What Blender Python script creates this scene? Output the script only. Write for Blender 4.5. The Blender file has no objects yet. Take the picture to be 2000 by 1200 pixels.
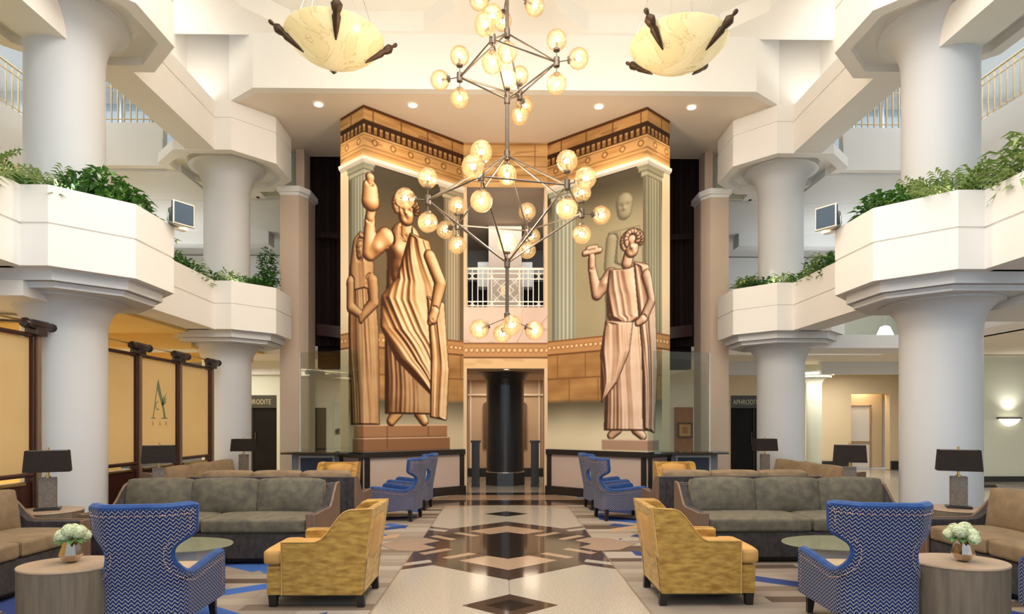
import bpy, math, random
import numpy as np
from mathutils import Vector, Matrix
random.seed(7)
S = bpy.context.scene
COL = S.collection
PI = math.pi

# ------------------------------------------------------------------ camera, world, big lights, exposure
EYE = 1.5
cam = bpy.data.objects.new('camera', bpy.data.cameras.new('camera'))
COL.objects.link(cam)
cam.data.sensor_width = 36.0
cam.data.lens = 21.6
cam.data.shift_y = 0.1135
cam.data.clip_end = 200
cam.location = (-0.06, 0, EYE)
cam.rotation_euler = (PI/2, 0, -math.atan(18/1200))
S.camera = cam
S.view_settings.view_transform = 'Standard'
S.view_settings.look = 'None'
S.view_settings.exposure = 0.22
S.view_settings.gamma = 1.0
S.view_settings.use_curve_mapping = False
S.cycles.max_bounces = 8
S.cycles.diffuse_bounces = 5
S.cycles.glossy_bounces = 3
S.cycles.transparent_max_bounces = 12
S.cycles.transmission_bounces = 4
S.cycles.caustics_reflective = False
S.cycles.caustics_refractive = False
S.cycles.sample_clamp_indirect = 6.0

w = bpy.data.worlds.new('world'); S.world = w; w.use_nodes = True
bg = w.node_tree.nodes['Background']
bg.inputs[0].default_value = (0.74, 0.87, 1.0, 1)
bg.inputs[1].default_value = 1.5

def light(kind, name, loc, energy, color, size=0.2, rot=(0, 0, 0), size_y=None, spot=None, blend=0.5):
    d = bpy.data.lights.new(name, kind); d.energy = energy; d.color = color
    if kind == 'AREA':
        d.size = size
        if size_y: d.shape = 'RECTANGLE'; d.size_y = size_y
    else:
        d.shadow_soft_size = size
    if kind == 'SPOT': d.spot_size = spot; d.spot_blend = blend
    o = bpy.data.objects.new(name, d); COL.objects.link(o); o.location = loc; o.rotation_euler = rot
    return o
def aim(o, target):
    o.rotation_euler = (Vector(target)-o.location).to_track_quat('-Z', 'Y').to_euler()
WARM = (1.0, 0.80, 0.58); NEUT = (1.0, 0.95, 0.88); COOL = (0.93, 0.97, 1.0); YEL = (1.0, 0.84, 0.54)
# unseen fill panel added above the atrium, and fill lamps added in the galleries
light('AREA', 'atrium_fill', (0, 3.0, 8.3), 760, NEUT, 7.0, (0, 0, 0), 8.0)
for sx in (-1, 1):
    light('AREA', 'gallery_fill', (sx*11.0, 9, 6.25), 150, COOL, 2.0, (0, 0, 0), 8.0)
    light('POINT', 'gallery_fill', (sx*8.4, 15.2, 5.0), 65, COOL, .4)  # bare lamp added to brighten the gallery ceiling
    light('AREA', 'parapet_cove', (sx*5.73, 10.3, 7.38), 12, NEUT, .3, (PI, 0, 0), 2.2)
    light('AREA', 'passage_fill', (sx*4.2, 16.8, 2.95), 30 if sx < 0 else 16, NEUT, 1.2)  # lamp without a fixture, added to lift the dark passage
    light('AREA', 'gallery_fill', (sx*10.0, 11.5, 9.1), 170, COOL, 4.0, (0, 0, 0), 5.0)
light('AREA', 'lobby_light', (9.5, 17.9, 3.0), 120, NEUT, 3.0, (0, 0, 0), 1.5)
light('AREA', 'lobby_light', (-7.2, 15.5, 3.0), 45, NEUT, 2.0, (0, 0, 0), 2.0)
light('AREA', 'lobby_light', (11.0, 10, 3.1), 120, NEUT, 3.0, (0, 0, 0), 5.0)
light('AREA', 'bar_light', (-8.3, 11.0, 2.9), 200, YEL, 2.0, (0, 0, 0), 6.0)
light('AREA', 'bar_light', (-8.2, 5.0, 2.9), 80, YEL, 2.0, (0, 0, 0), 4.0)

# ------------------------------------------------------------------ helpers
def tag(o, label=None, cat=None, group=None, kind=None):
    if label: o['label'] = label
    if cat: o['category'] = cat
    if group: o['group'] = group
    if kind: o['kind'] = kind
    return o
def thing(name, label, cat, loc=(0, 0, 0), rz=0.0, group=None):
    o = bpy.data.objects.new(name, None); COL.objects.link(o)
    o.empty_display_size = 0.1
    o.location = loc; o.rotation_euler = (0, 0, rz)
    return tag(o, label, cat, group, 'thing')
def copy_tree(o, parent=None):
    c = o.copy(); COL.objects.link(c)
    if parent is not None: c.parent = parent
    for ch in o.children: copy_tree(ch, c)
    return c
def dup(src, loc, rz=0.0, label=None, group=None, scale=None):
    c = copy_tree(src); c.location = loc; c.rotation_euler = (0, 0, rz)
    if label: c['label'] = label
    if group: c['group'] = group
    if scale: c.scale = scale
    return c

class MB:
    def __init__(s): s.v = []; s.f = []; s.uv = None
    def add(s, vs, fs, M=None):
        b = len(s.v)
        if M is not None: vs = [tuple(M @ Vector(p)) for p in vs]
        s.v += [tuple(p) for p in vs]; s.f += [tuple(b+i for i in f) for f in fs]; return s
    def box(s, c, d, rz=0, M=None):
        x, y, z = d[0]/2, d[1]/2, d[2]/2
        vs = [(sx*x, sy*y, sz*z) for sz in (-1, 1) for sy in (-1, 1) for sx in (-1, 1)]
        fs = [(0, 2, 3, 1), (4, 5, 7, 6), (0, 1, 5, 4), (2, 6, 7, 3), (0, 4, 6, 2), (1, 3, 7, 5)]
        T = Matrix.Translation(c) @ Matrix.Rotation(rz, 4, 'Z')
        return s.add(vs, fs, (M @ T) if M is not None else T)
    def box2(s, a, b):
        return s.box([(a[i]+b[i])/2 for i in range(3)], [abs(b[i]-a[i]) for i in range(3)])
    def prism(s, poly, z0, z1, M=None, sc=1.0, c=(0, 0)):
        n = len(poly)
        top = [(c[0]+(x-c[0])*sc, c[1]+(y-c[1])*sc) for x, y in poly]
        vs = [(x, y, z0) for x, y in poly] + [(x, y, z1) for x, y in top]
        fs = [tuple(range(n-1, -1, -1)), tuple(range(n, 2*n))] + [(i, (i+1) % n, n+(i+1) % n, n+i) for i in range(n)]
        return s.add(vs, fs, M)
    def lathe(s, prof, n=24, c=(0, 0, 0), M=None, rot=0.0, cap=True, sx=1, sy=1, a0=0, a1=2*PI):
        full = abs(a1-a0-2*PI) < 1e-6; m = n if full else n+1
        vs = []; fs = []
        for r, z in prof:
            for i in range(m):
                a = a0+(a1-a0)*i/n+rot
                vs.append((c[0]+sx*r*math.cos(a), c[1]+sy*r*math.sin(a), c[2]+z))
        for k in range(len(prof)-1):
            for i in range(n):
                j = (i+1) % m
                fs.append((k*m+i, k*m+j, (k+1)*m+j, (k+1)*m+i))
        if cap and full:
            if prof[0][0] > 1e-6: fs.append(tuple(range(m-1, -1, -1)))
            if prof[-1][0] > 1e-6: fs.append(tuple((len(prof)-1)*m+i for i in range(m)))
        return s.add(vs, fs, M)
    def tube(s, pts, r, n=8, M=None, cap=True):
        pts = [Vector(p) for p in pts]; rs = r if isinstance(r, (list, tuple)) else [r]*len(pts)
        vs = []; fs = []; up = Vector((0, 0, 1)); prev = None
        for i, p in enumerate(pts):
            t = (pts[min(i+1, len(pts)-1)]-pts[max(i-1, 0)]).normalized()
            if prev is None:
                a = t.cross(up)
                if a.length < 1e-3: a = t.cross(Vector((1, 0, 0)))
            else: a = prev - t*prev.dot(t)
            a.normalize(); prev = a; b = t.cross(a)
            for k in range(n):
                an = 2*PI*k/n
                vs.append(p+(a*math.cos(an)+b*math.sin(an))*rs[i])
        for i in range(len(pts)-1):
            for k in range(n):
                j = (k+1) % n
                fs.append((i*n+k, i*n+j, (i+1)*n+j, (i+1)*n+k))
        if cap: fs += [tuple(range(n-1, -1, -1)), tuple((len(pts)-1)*n+k for k in range(n))]
        return s.add(vs, fs, M)
    def ball(s, c, r, n=12, m=8, sc=(1, 1, 1), M=None):
        prof = [(max(1e-7, math.sin(PI*k/m)), -math.cos(PI*k/m)) for k in range(m+1)]
        vs = []; fs = []
        for q, z in prof:
            for i in range(n):
                a = 2*PI*i/n
                vs.append((c[0]+r*sc[0]*q*math.cos(a), c[1]+r*sc[1]*q*math.sin(a), c[2]+r*sc[2]*z))
        for k in range(m):
            for i in range(n):
                j = (i+1) % n
                fs.append((k*n+i, k*n+j, (k+1)*n+j, (k+1)*n+i))
        return s.add(vs, fs, M)
    def cushion(s, c, d, r=0.05, puff=0.0, n=10, M=None, rz=0, rx=0):
        # rounded, slightly domed block
        hx, hy, hz = d[0]/2, d[1]/2, d[2]/2
        T = Matrix.Translation(c) @ Matrix.Rotation(rz, 4, 'Z') @ Matrix.Rotation(rx, 4, 'X')
        if M is not None: T = M @ T
        def mp(p):
            q = Vector((p[0]*hx, p[1]*hy, p[2]*hz))
            inn = Vector((max(-hx+r, min(hx-r, q.x)), max(-hy+r, min(hy-r, q.y)), max(-hz+r, min(hz-r, q.z))))
            dv = q-inn
            if dv.length > 1e-9: q = inn+dv.normalized()*r
            bx = (1-p[0]**2); by = (1-p[1]**2); bz = (1-p[2]**2)
            q.x += puff*0.35*p[0]*by*bz; q.y += puff*p[1]*bx*bz*(1 if hy < hz else .3); q.z += puff*p[2]*bx*by*(1 if hz <= hy else .3)
            return q
        ts = [-1]+[-1+2*((k+.0)/n) for k in range(1, n)]+[1]
        e = min(.98, 1-r/max(hx, hy, hz))
        vs = []; fs = []
        for ax in range(3):
            for sg in (-1, 1):
                b = len(vs)
                for a in ts:
                    for bb in ts:
                        p = [0, 0, 0]; p[ax] = sg; p[(ax+1) % 3] = a; p[(ax+2) % 3] = bb
                        vs.append(mp(p))
                for i in range(n):
                    for j in range(n):
                        q = (b+i*(n+1)+j, b+(i+1)*(n+1)+j, b+(i+1)*(n+1)+j+1, b+i*(n+1)+j+1)
                        fs.append(q if sg > 0 else q[::-1])
        return s.add(vs, fs, T)
    def sweep(s, path, prof, closed=False, capends=True):
        # path: 2d points, prof: closed list of (offset to the left of travel, z)
        n = len(path); m = len(prof); vs = []; fs = []
        for i in range(n):
            p = Vector(path[i])
            a = Vector(path[i-1]) if (i > 0 or closed) else None
            b = Vector(path[(i+1) % n]) if (i < n-1 or closed) else None
            d0 = (p-a).normalized() if a is not None else None
            d1 = (b-p).normalized() if b is not None else None
            if d0 is None: d0 = d1
            if d1 is None: d1 = d0
            n0 = Vector((-d0.y, d0.x)); n1 = Vector((-d1.y, d1.x)); mt = (n0+n1).normalized()
            k = 1/max(.3, mt.dot(n0))
            for off, z in prof: vs.append((p.x+mt.x*k*off, p.y+mt.y*k*off, z))
        for i in range(n if closed else n-1):
            for j in range(m):
                i2 = (i+1) % n; j2 = (j+1) % m
                fs.append((i*m+j, i2*m+j, i2*m+j2, i*m+j2))
        if not closed and capends:
            fs += [tuple(range(m-1, -1, -1)), tuple((n-1)*m+j for j in range(m))]
        return s.add(vs, fs)
    def build(s, name, mat, parent=None, smooth=False, loc=None, bevel=0, uv=None, ang=40):
        me = bpy.data.meshes.new(name); me.from_pydata(s.v, [], s.f); me.validate(); me.update()
        o = bpy.data.objects.new(name, me); COL.objects.link(o)
        if mat: me.materials.append(mat)
        if uv:
            L = me.uv_layers.new(name='UVMap')
            for lp in me.loops: L.data[lp.index].uv = uv[lp.vertex_index]
        if smooth:
            me.polygons.foreach_set('use_smooth', [True]*len(me.polygons))
            me.set_sharp_from_angle(angle=math.radians(ang))
        if bevel:
            b = o.modifiers.new('b', 'BEVEL'); b.width = bevel; b.segments = 2; b.limit_method = 'ANGLE'; b.angle_limit = math.radians(40)
        if parent is not None: o.parent = parent
        if loc: o.location = loc
        return o
def text(body, size, m, parent, loc, rot, extrude=.003, sp=1.0, sc=(1, 1, 1), name='lettering'):
    c = bpy.data.curves.new(name, 'FONT'); c.body = body; c.size = size; c.extrude = extrude; c.align_x = 'CENTER'; c.align_y = 'CENTER'; c.space_character = sp; c.resolution_u = 3
    tmp = bpy.data.objects.new('t', c); COL.objects.link(tmp); bpy.context.view_layer.update()
    me = bpy.data.meshes.new_from_object(tmp.evaluated_get(bpy.context.evaluated_depsgraph_get()))
    bpy.data.objects.remove(tmp); bpy.data.curves.remove(c); me.name = name; me.materials.clear(); me.materials.append(m)
    o = bpy.data.objects.new(name, me); COL.objects.link(o); o.parent = parent; o.location = loc; o.rotation_euler = rot; o.scale = sc; return o
def structure(mb, name, mat, **k):
    o = mb.build(name, mat, **k); o['kind'] = 'structure'; return o

# ------------------------------------------------------------------ materials
def mat(name, col, rough=0.5, metal=0.0, spec=0.5, var=None, vscale=8.0, bump=0.0, bscale=60.0, sheen=0.0, sheen_tint=None, emit=None, estr=0.0, stretch=None, coat=0.0, detail=4.0):
    m = bpy.data.materials.new(name); m.use_nodes = True
    N = m.node_tree.nodes; L = m.node_tree.links; p = N['Principled BSDF']
    p.inputs['Roughness'].default_value = rough; p.inputs['Metallic'].default_value = metal
    p.inputs['Specular IOR Level'].default_value = spec
    p.inputs['Base Color'].default_value = (*col, 1)
    p.inputs['Coat Weight'].default_value = coat
    if sheen:
        p.inputs['Sheen Weight'].default_value = sheen; p.inputs['Sheen Roughness'].default_value = .35
        if sheen_tint: p.inputs['Sheen Tint'].default_value = (*sheen_tint, 1)
    if emit: p.inputs['Emission Color'].default_value = (*emit, 1); p.inputs['Emission Strength'].default_value = estr
    tc = N.new('ShaderNodeTexCoord'); mp = N.new('ShaderNodeMapping'); L.new(tc.outputs['Object'], mp.inputs[0])
    if stretch: mp.inputs['Scale'].default_value = stretch
    if var:
        t = N.new('ShaderNodeTexNoise'); t.inputs['Scale'].default_value = vscale; t.inputs['Detail'].default_value = detail
        L.new(mp.outputs[0], t.inputs['Vector'])
        r = N.new('ShaderNodeValToRGB'); r.color_ramp.elements[0].position = .32; r.color_ramp.elements[1].position = .68
        r.color_ramp.elements[0].color = (*var, 1); r.color_ramp.elements[1].color = (*col, 1)
        L.new(t.outputs[0], r.inputs[0]); L.new(r.outputs[0], p.inputs['Base Color'])
    if bump:
        t2 = N.new('ShaderNodeTexNoise'); t2.inputs['Scale'].default_value = bscale; L.new(mp.outputs[0], t2.inputs['Vector'])
        b = N.new('ShaderNodeBump'); b.inputs['Strength'].default_value = bump; b.inputs['Distance'].default_value = .02
        L.new(t2.outputs[0], b.inputs['Height']); L.new(b.outputs[0], p.inputs['Normal'])
    return m
paint = mat('cream_paint', (.84, .815, .77), .55, spec=.25, var=(.82, .795, .75), vscale=1.5)
paint_white = mat('white_paint', (.87, .86, .83), .55, spec=.25, var=(.85, .84, .81), vscale=1.2)
paint_col = mat('column_paint', (.60, .605, .61), .5, spec=.3, var=(.585, .59, .595), vscale=1.2)
paint_cool = mat('cool_paint', (.76, .77, .765), .6, spec=.2, var=(.73, .74, .735), vscale=1.0)
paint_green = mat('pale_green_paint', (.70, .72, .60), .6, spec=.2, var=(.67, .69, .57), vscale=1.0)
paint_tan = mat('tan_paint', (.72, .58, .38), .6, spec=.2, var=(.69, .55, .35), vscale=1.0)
paint_bar = mat('ochre_paint', (.80, .58, .22), .6, spec=.2, var=(.76, .54, .19), vscale=1.0)
paint_pier = mat('pier_paint', (.60, .47, .36), .6, spec=.2, var=(.57, .44, .33), vscale=1.2)
ceil_beige = mat('beige_ceiling_paint', (.86, .77, .66), .6, spec=.2, var=(.84, .75, .64), vscale=1.0)
black_stone = mat('black_granite', (.018, .017, .016), .22, spec=.5, var=(.035, .035, .037), vscale=90, detail=6)
black_paint = mat('black_lacquer', (.016, .013, .012), .3, spec=.5, var=(.022, .018, .016), vscale=5)
dark_void = mat('dark_drape', (.020, .010, .009), .8, spec=.1, var=(.012, .007, .007), vscale=3, stretch=(6, 6, .3))
dark_rail = mat('dark_red_board', (.035, .012, .011), .5, var=(.025, .010, .010), vscale=4)
taupe_panel = mat('taupe_panel', (.52, .41, .35), .55, var=(.50, .39, .33), vscale=1.5)
wood_dark = mat('mahogany', (.055, .016, .010), .35, spec=.5, var=(.028, .009, .006), vscale=5, stretch=(6, 6, .6), detail=8)
wood_roll = mat('ebonised_wood', (.020, .012, .012), .3, spec=.5, var=(.03, .015, .013), vscale=10)
wood_grey = mat('weathered_oak', (.205, .158, .11), .5, spec=.35, var=(.135, .104, .072), vscale=5, stretch=(7, 7, .5), detail=8)
wood_top = mat('oak_top', (.42, .30, .20), .42, spec=.4, var=(.36, .25, .165), vscale=6, stretch=(1, 8, 1), detail=8)
wood_trim = mat('walnut_trim', (.20, .125, .08), .45, var=(.15, .09, .055), vscale=6, stretch=(6, 6, .6), detail=8)
screen_cloth = mat('amber_panel', (.80, .63, .36), .6, spec=.2, var=(.75, .57, .30), vscale=2.5)
_N = screen_cloth.node_tree.nodes; _L = screen_cloth.node_tree.links
_t = _N.new('ShaderNodeBsdfTranslucent'); _t.inputs[0].default_value = (.76, .67, .47, 1)
_m = _N.new('ShaderNodeMixShader'); _m.inputs[0].default_value = .5
_L.new(_N['Principled BSDF'].outputs[0], _m.inputs[1]); _L.new(_t.outputs[0], _m.inputs[2]); _L.new(_m.outputs[0], _N['Material Output'].inputs[0])
brass = mat('brass', (.75, .55, .22), .3, 1.0, var=(.68, .48, .18), vscale=20)
bronze_dark = mat('bronze', (.10, .06, .035), .45, .6, var=(.06, .035, .02), vscale=18)
nickel = mat('aged_nickel', (.19, .155, .125), .38, .85, var=(.16, .13, .10), vscale=20)
steel = mat('silver_metal', (.75, .73, .70), .3, .9, var=(.68, .66, .63), vscale=20)
white_metal = mat('cream_metal', (.85, .82, .74), .4, var=(.80, .77, .69), vscale=15)
gold_rail = mat('gold_rail', (.62, .47, .25), .4, .3, var=(.55, .40, .2), vscale=15)
sofa_green = mat('sage_velvet', (.165, .142, .098), .75, spec=.2, var=(.095, .085, .066), vscale=12, detail=7, bump=.16, bscale=14, sheen=.25, sheen_tint=(.75, .62, .42))
sofa_tan = mat('tan_velvet', (.265, .185, .108), .75, spec=.2, var=(.195, .135, .08), vscale=9, bump=.1, bscale=14, sheen=.25, sheen_tint=(.8, .65, .45))
sofa_dark = mat('charcoal_velvet', (.062, .052, .050), .75, spec=.2, var=(.032, .028, .030), vscale=22, bump=.05, bscale=40, sheen=.35, sheen_tint=(.5, .48, .5), stretch=(1, 1, .6))
gold_velvet = mat('gold_velvet', (.52, .315, .075), .6, spec=.2, var=(.27, .135, .026), vscale=11, bump=.05, bscale=40, sheen=.35, sheen_tint=(1, .85, .55), stretch=(.8, .8, 2.6), detail=9)
gold_seat = mat('gold_leather', (.60, .335, .095), .5, spec=.35, var=(.53, .28, .075), vscale=7, sheen=.2, sheen_tint=(1, .8, .5))
blue_velvet = mat('blue_velvet', (.018, .068, .235), .6, spec=.3, var=(.012, .045, .17), vscale=14, sheen=.5, sheen_tint=(.35, .55, 1))
tan_seat = mat('beige_seat_fabric', (.46, .34, .22), .7, var=(.40, .29, .18), vscale=10)
leg_black = mat('ebony_leg', (.012, .010, .009), .35)
shade_black = mat('black_linen_shade', (.022, .016, .013), .8, spec=.2, var=(.028, .021, .017), vscale=60)
shade_in = mat('shade_lining', (.6, .55, .48), .8)
shagreen = mat('shagreen_lamp_body', (.20, .165, .135), .5, var=(.13, .105, .085), vscale=26, detail=6)
nail = mat('copper_nailheads', (.55, .33, .25), .35, .7)
granite_light = mat('cream_granite', (.50, .45, .375), .14, spec=.5, var=(.32, .275, .215), vscale=70, detail=6)
granite_peach = mat('peach_granite', (.47, .33, .22), .14, spec=.5, var=(.31, .205, .13), vscale=70, detail=6)
granite_brown = mat('brown_granite', (.075, .047, .033), .08, spec=.6, var=(.05, .03, .022), vscale=70, detail=6)
granite_black = mat('black_brown_granite', (.030, .021, .016), .06, spec=.6, var=(.018, .013, .010), vscale=70, detail=6)
stone_floor = mat('pale_stone', (.55, .51, .43), .15, spec=.5, var=(.46, .42, .34), vscale=30, detail=6)
joint = mat('grout', (.24, .17, .12), .6)
leaf_a = mat('leaf_green', (.18, .36, .08), .5, var=(.09, .24, .045), vscale=9)
leaf_b = mat('leaf_yellow_green', (.40, .49, .16), .5, var=(.21, .34, .08), vscale=9)
leaf_c = mat('leaf_dark_green', (.10, .25, .06), .45, var=(.025, .09, .02), vscale=9)
soil = mat('planter_soil', (.05, .035, .022), .9)
petal = mat('hydrangea_petal', (.80, .83, .60), .6, var=(.55, .62, .33), vscale=45)
grey_wall = mat('grey_wall', (.34, .35, .35), .6, var=(.31, .32, .32), vscale=2)
dark_door = mat('dark_door', (.008, .007, .0065), .6, spec=.15, var=(.011, .010, .009), vscale=4)
door_grey = mat('charcoal_door', (.022, .024, .026), .4)
blue_panel = mat('slate_blue_panel', (.06, .085, .13), .5, var=(.05, .07, .11), vscale=3)
sign_panel = mat('dark_sign_panel', (.030, .028, .020), .35)
sign_gold = mat('sign_letters', (.50, .45, .30), .4, .3)
orange_wood = mat('orange_wood_panel', (.38, .15, .05), .45, var=(.28, .10, .03), vscale=5, stretch=(5, 5, .6))
logo_green = mat('logo_green', (.16, .21, .10), .6)
logo_tan = mat('logo_tan', (.48, .33, .12), .6)
filter_blue = mat('blue_glass_filter', (.05, .09, .14), .15, spec=.6)
lamp_white = mat('lamp_diffuser', (.9, .88, .82), .5, emit=(1, .93, .8), estr=4.0)
down_white = mat('downlight_glow', (1, 1, 1), .5, emit=(1, .93, .82), estr=9.0)
bulb_mat = mat('bulb_glow', (1, 1, 1), .5, emit=(1, .78, .48), estr=36.0)
sconce_mat = mat('sconce_bowl', (.9, .88, .78), .4, emit=(1, .92, .72), estr=2.2)
white_base = mat('white_lacquer', (.78, .76, .71), .35)

def glass_mat(name, tint, gl=.12, rough=.02, op=0.0):
    m = bpy.data.materials.new(name); m.use_nodes = True; N = m.node_tree.nodes; L = m.node_tree.links
    N.remove(N['Principled BSDF']); out = N['Material Output']
    t = N.new('ShaderNodeBsdfTransparent'); t.inputs[0].default_value = (*tint, 1)
    g = N.new('ShaderNodeBsdfGlossy'); g.inputs['Roughness'].default_value = rough; g.inputs[0].default_value = (1, 1, 1, 1)
    lw = N.new('ShaderNodeLayerWeight'); lw.inputs[0].default_value = .35
    mr = N.new('ShaderNodeMapRange'); mr.inputs[1].default_value = 0; mr.inputs[2].default_value = 1; mr.inputs[3].default_value = gl*.5; mr.inputs[4].default_value = min(1, gl*4)
    L.new(lw.outputs['Facing'], mr.inputs[0])
    mx = N.new('ShaderNodeMixShader'); L.new(mr.outputs[0], mx.inputs[0]); L.new(t.outputs[0], mx.inputs[1]); L.new(g.outputs[0], mx.inputs[2])
    L.new(mx.outputs[0], out.inputs[0]); return m
glass_clear = glass_mat('clear_glass', (.86, .91, .90), .05)
glass_table = glass_mat('green_table_glass', (.62, .70, .60), .22)
table_glass = mat('coffee_table_glass', (.26, .27, .17), .06, spec=.7, coat=.3)
glass_vase = glass_mat('amber_vase_glass', (.86, .72, .48), .25)
# dimpled amber globe: thin tinted shell with its own sparkle
gm = bpy.data.materials.new('amber_globe_glass'); gm.use_nodes = True
N = gm.node_tree.nodes; L = gm.node_tree.links; N.remove(N['Principled BSDF'])
t = N.new('ShaderNodeBsdfTransparent'); lw = N.new('ShaderNodeLayerWeight'); lw.inputs[0].default_value = .5
rp = N.new('ShaderNodeValToRGB'); rp.color_ramp.elements[0].color = (.97, .90, .78, 1); rp.color_ramp.elements[1].color = (.66, .42, .22, 1)
rp.color_ramp.elements[0].position = .25; rp.color_ramp.elements[1].position = .95
L.new(lw.outputs['Facing'], rp.inputs[0]); L.new(rp.outputs[0], t.inputs[0])
tl = N.new('ShaderNodeBsdfTranslucent'); tl.inputs[0].default_value = (1, .80, .52, 1)
gg = N.new('ShaderNodeBsdfGlossy'); gg.inputs['Roughness'].default_value = .12; gg.inputs[0].default_value = (1, .9, .75, 1)
vo = N.new('ShaderNodeTexVoronoi'); vo.inputs['Scale'].default_value = 26; tc = N.new('ShaderNodeTexCoord'); L.new(tc.outputs['Object'], vo.inputs['Vector'])
bp = N.new('ShaderNodeBump'); bp.inputs['Strength'].default_value = .5; bp.inputs['Distance'].default_value = .02; L.new(vo.outputs['Distance'], bp.inputs['Height'])
L.new(bp.outputs[0], gg.inputs['Normal']); L.new(bp.outputs[0], tl.inputs['Normal'])
m1 = N.new('ShaderNodeMixShader'); m1.inputs[0].default_value = .16; L.new(t.outputs[0], m1.inputs[1]); L.new(tl.outputs[0], m1.inputs[2])
m2 = N.new('ShaderNodeMixShader'); m2.inputs[0].default_value = .10; L.new(m1.outputs[0], m2.inputs[1]); L.new(gg.outputs[0], m2.inputs[2])
L.new(m2.outputs[0], N['Material Output'].inputs[0]); globe_glass = gm
# veined alabaster, lit from inside
al = mat('alabaster', (.80, .68, .42), .25, spec=.5, emit=(1, .82, .46), estr=.42)
N = al.node_tree.nodes; L = al.node_tree.links; p = N['Principled BSDF']
tc = N.new('ShaderNodeTexCoord'); ns = N.new('ShaderNodeTexNoise'); ns.inputs['Scale'].default_value = 1.3; ns.inputs['Detail'].default_value = 6; ns.inputs['Distortion'].default_value = 1.8
L.new(tc.outputs['Object'], ns.inputs['Vector'])
rp = N.new('ShaderNodeValToRGB'); e = rp.color_ramp.elements
e[0].position = .40; e[0].color = (.70, .58, .31, 1); e[1].position = .62; e[1].color = (.73, .62, .36, 1)
x = rp.color_ramp.elements.new(.50); x.color = (.68, .55, .28, 1); x = rp.color_ramp.elements.new(.507); x.color = (.52, .39, .18, 1); x = rp.color_ramp.elements.new(.516); x.color = (.71, .59, .33, 1)
L.new(ns.outputs[0], rp.inputs[0]); L.new(rp.outputs[0], p.inputs['Base Color']); L.new(rp.outputs[0], p.inputs['Emission Color'])

# zigzag weave of the wing chairs (uv in metres)
def zigzag(name):
    m = bpy.data.materials.new(name); m.use_nodes = True; N = m.node_tree.nodes; L = m.node_tree.links; p = N['Principled BSDF']
    p.inputs['Roughness'].default_value = .65; p.inputs['Specular IOR Level'].default_value = .25
    p.inputs['Sheen Weight'].default_value = .22; p.inputs['Sheen Tint'].default_value = (.35, .6, 1, 1); p.inputs['Sheen Roughness'].default_value = .3
    uv = N.new('ShaderNodeUVMap'); sp = N.new('ShaderNodeSeparateXYZ'); L.new(uv.outputs[0], sp.inputs[0])
    def M(op, a, b=None, c=None):
        n = N.new('ShaderNodeMath'); n.operation = op
        for i, q in enumerate((a, b, c)):
            if q is None: continue
            if isinstance(q, (int, float)): n.inputs[i].default_value = q
            else: L.new(q, n.inputs[i])
        return n.outputs[0]
    tri = M('PINGPONG', M('MULTIPLY', sp.outputs[0], 1/.0190), 1.0)
    tri = M('SMOOTH_MIN', M('SMOOTH_MAX', tri, .14, .12), .86, .12)
    v = M('SUBTRACT', M('MULTIPLY', sp.outputs[1], 1/.0270), M('MULTIPLY', tri, .95))
    fr = M('FRACT', v)
    d = M('ABSOLUTE', M('SUBTRACT', fr, .5))
    mask = M('LESS_THAN', d, .125)
    mx = N.new('ShaderNodeMix'); mx.data_type = 'RGBA'
    mx.inputs[6].default_value = (.008, .022, .115, 1); mx.inputs[7].default_value = (.45, .42, .32, 1)
    L.new(mask, mx.inputs[0]); L.new(mx.outputs[2], p.inputs['Base Color'])
    b = N.new('ShaderNodeBump'); b.inputs['Strength'].default_value = .3; b.inputs['Distance'].default_value = .003; L.new(mask, b.inputs['Height']); L.new(b.outputs[0], p.inputs['Normal'])
    return m
weave = zigzag('zigzag_weave')

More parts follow.
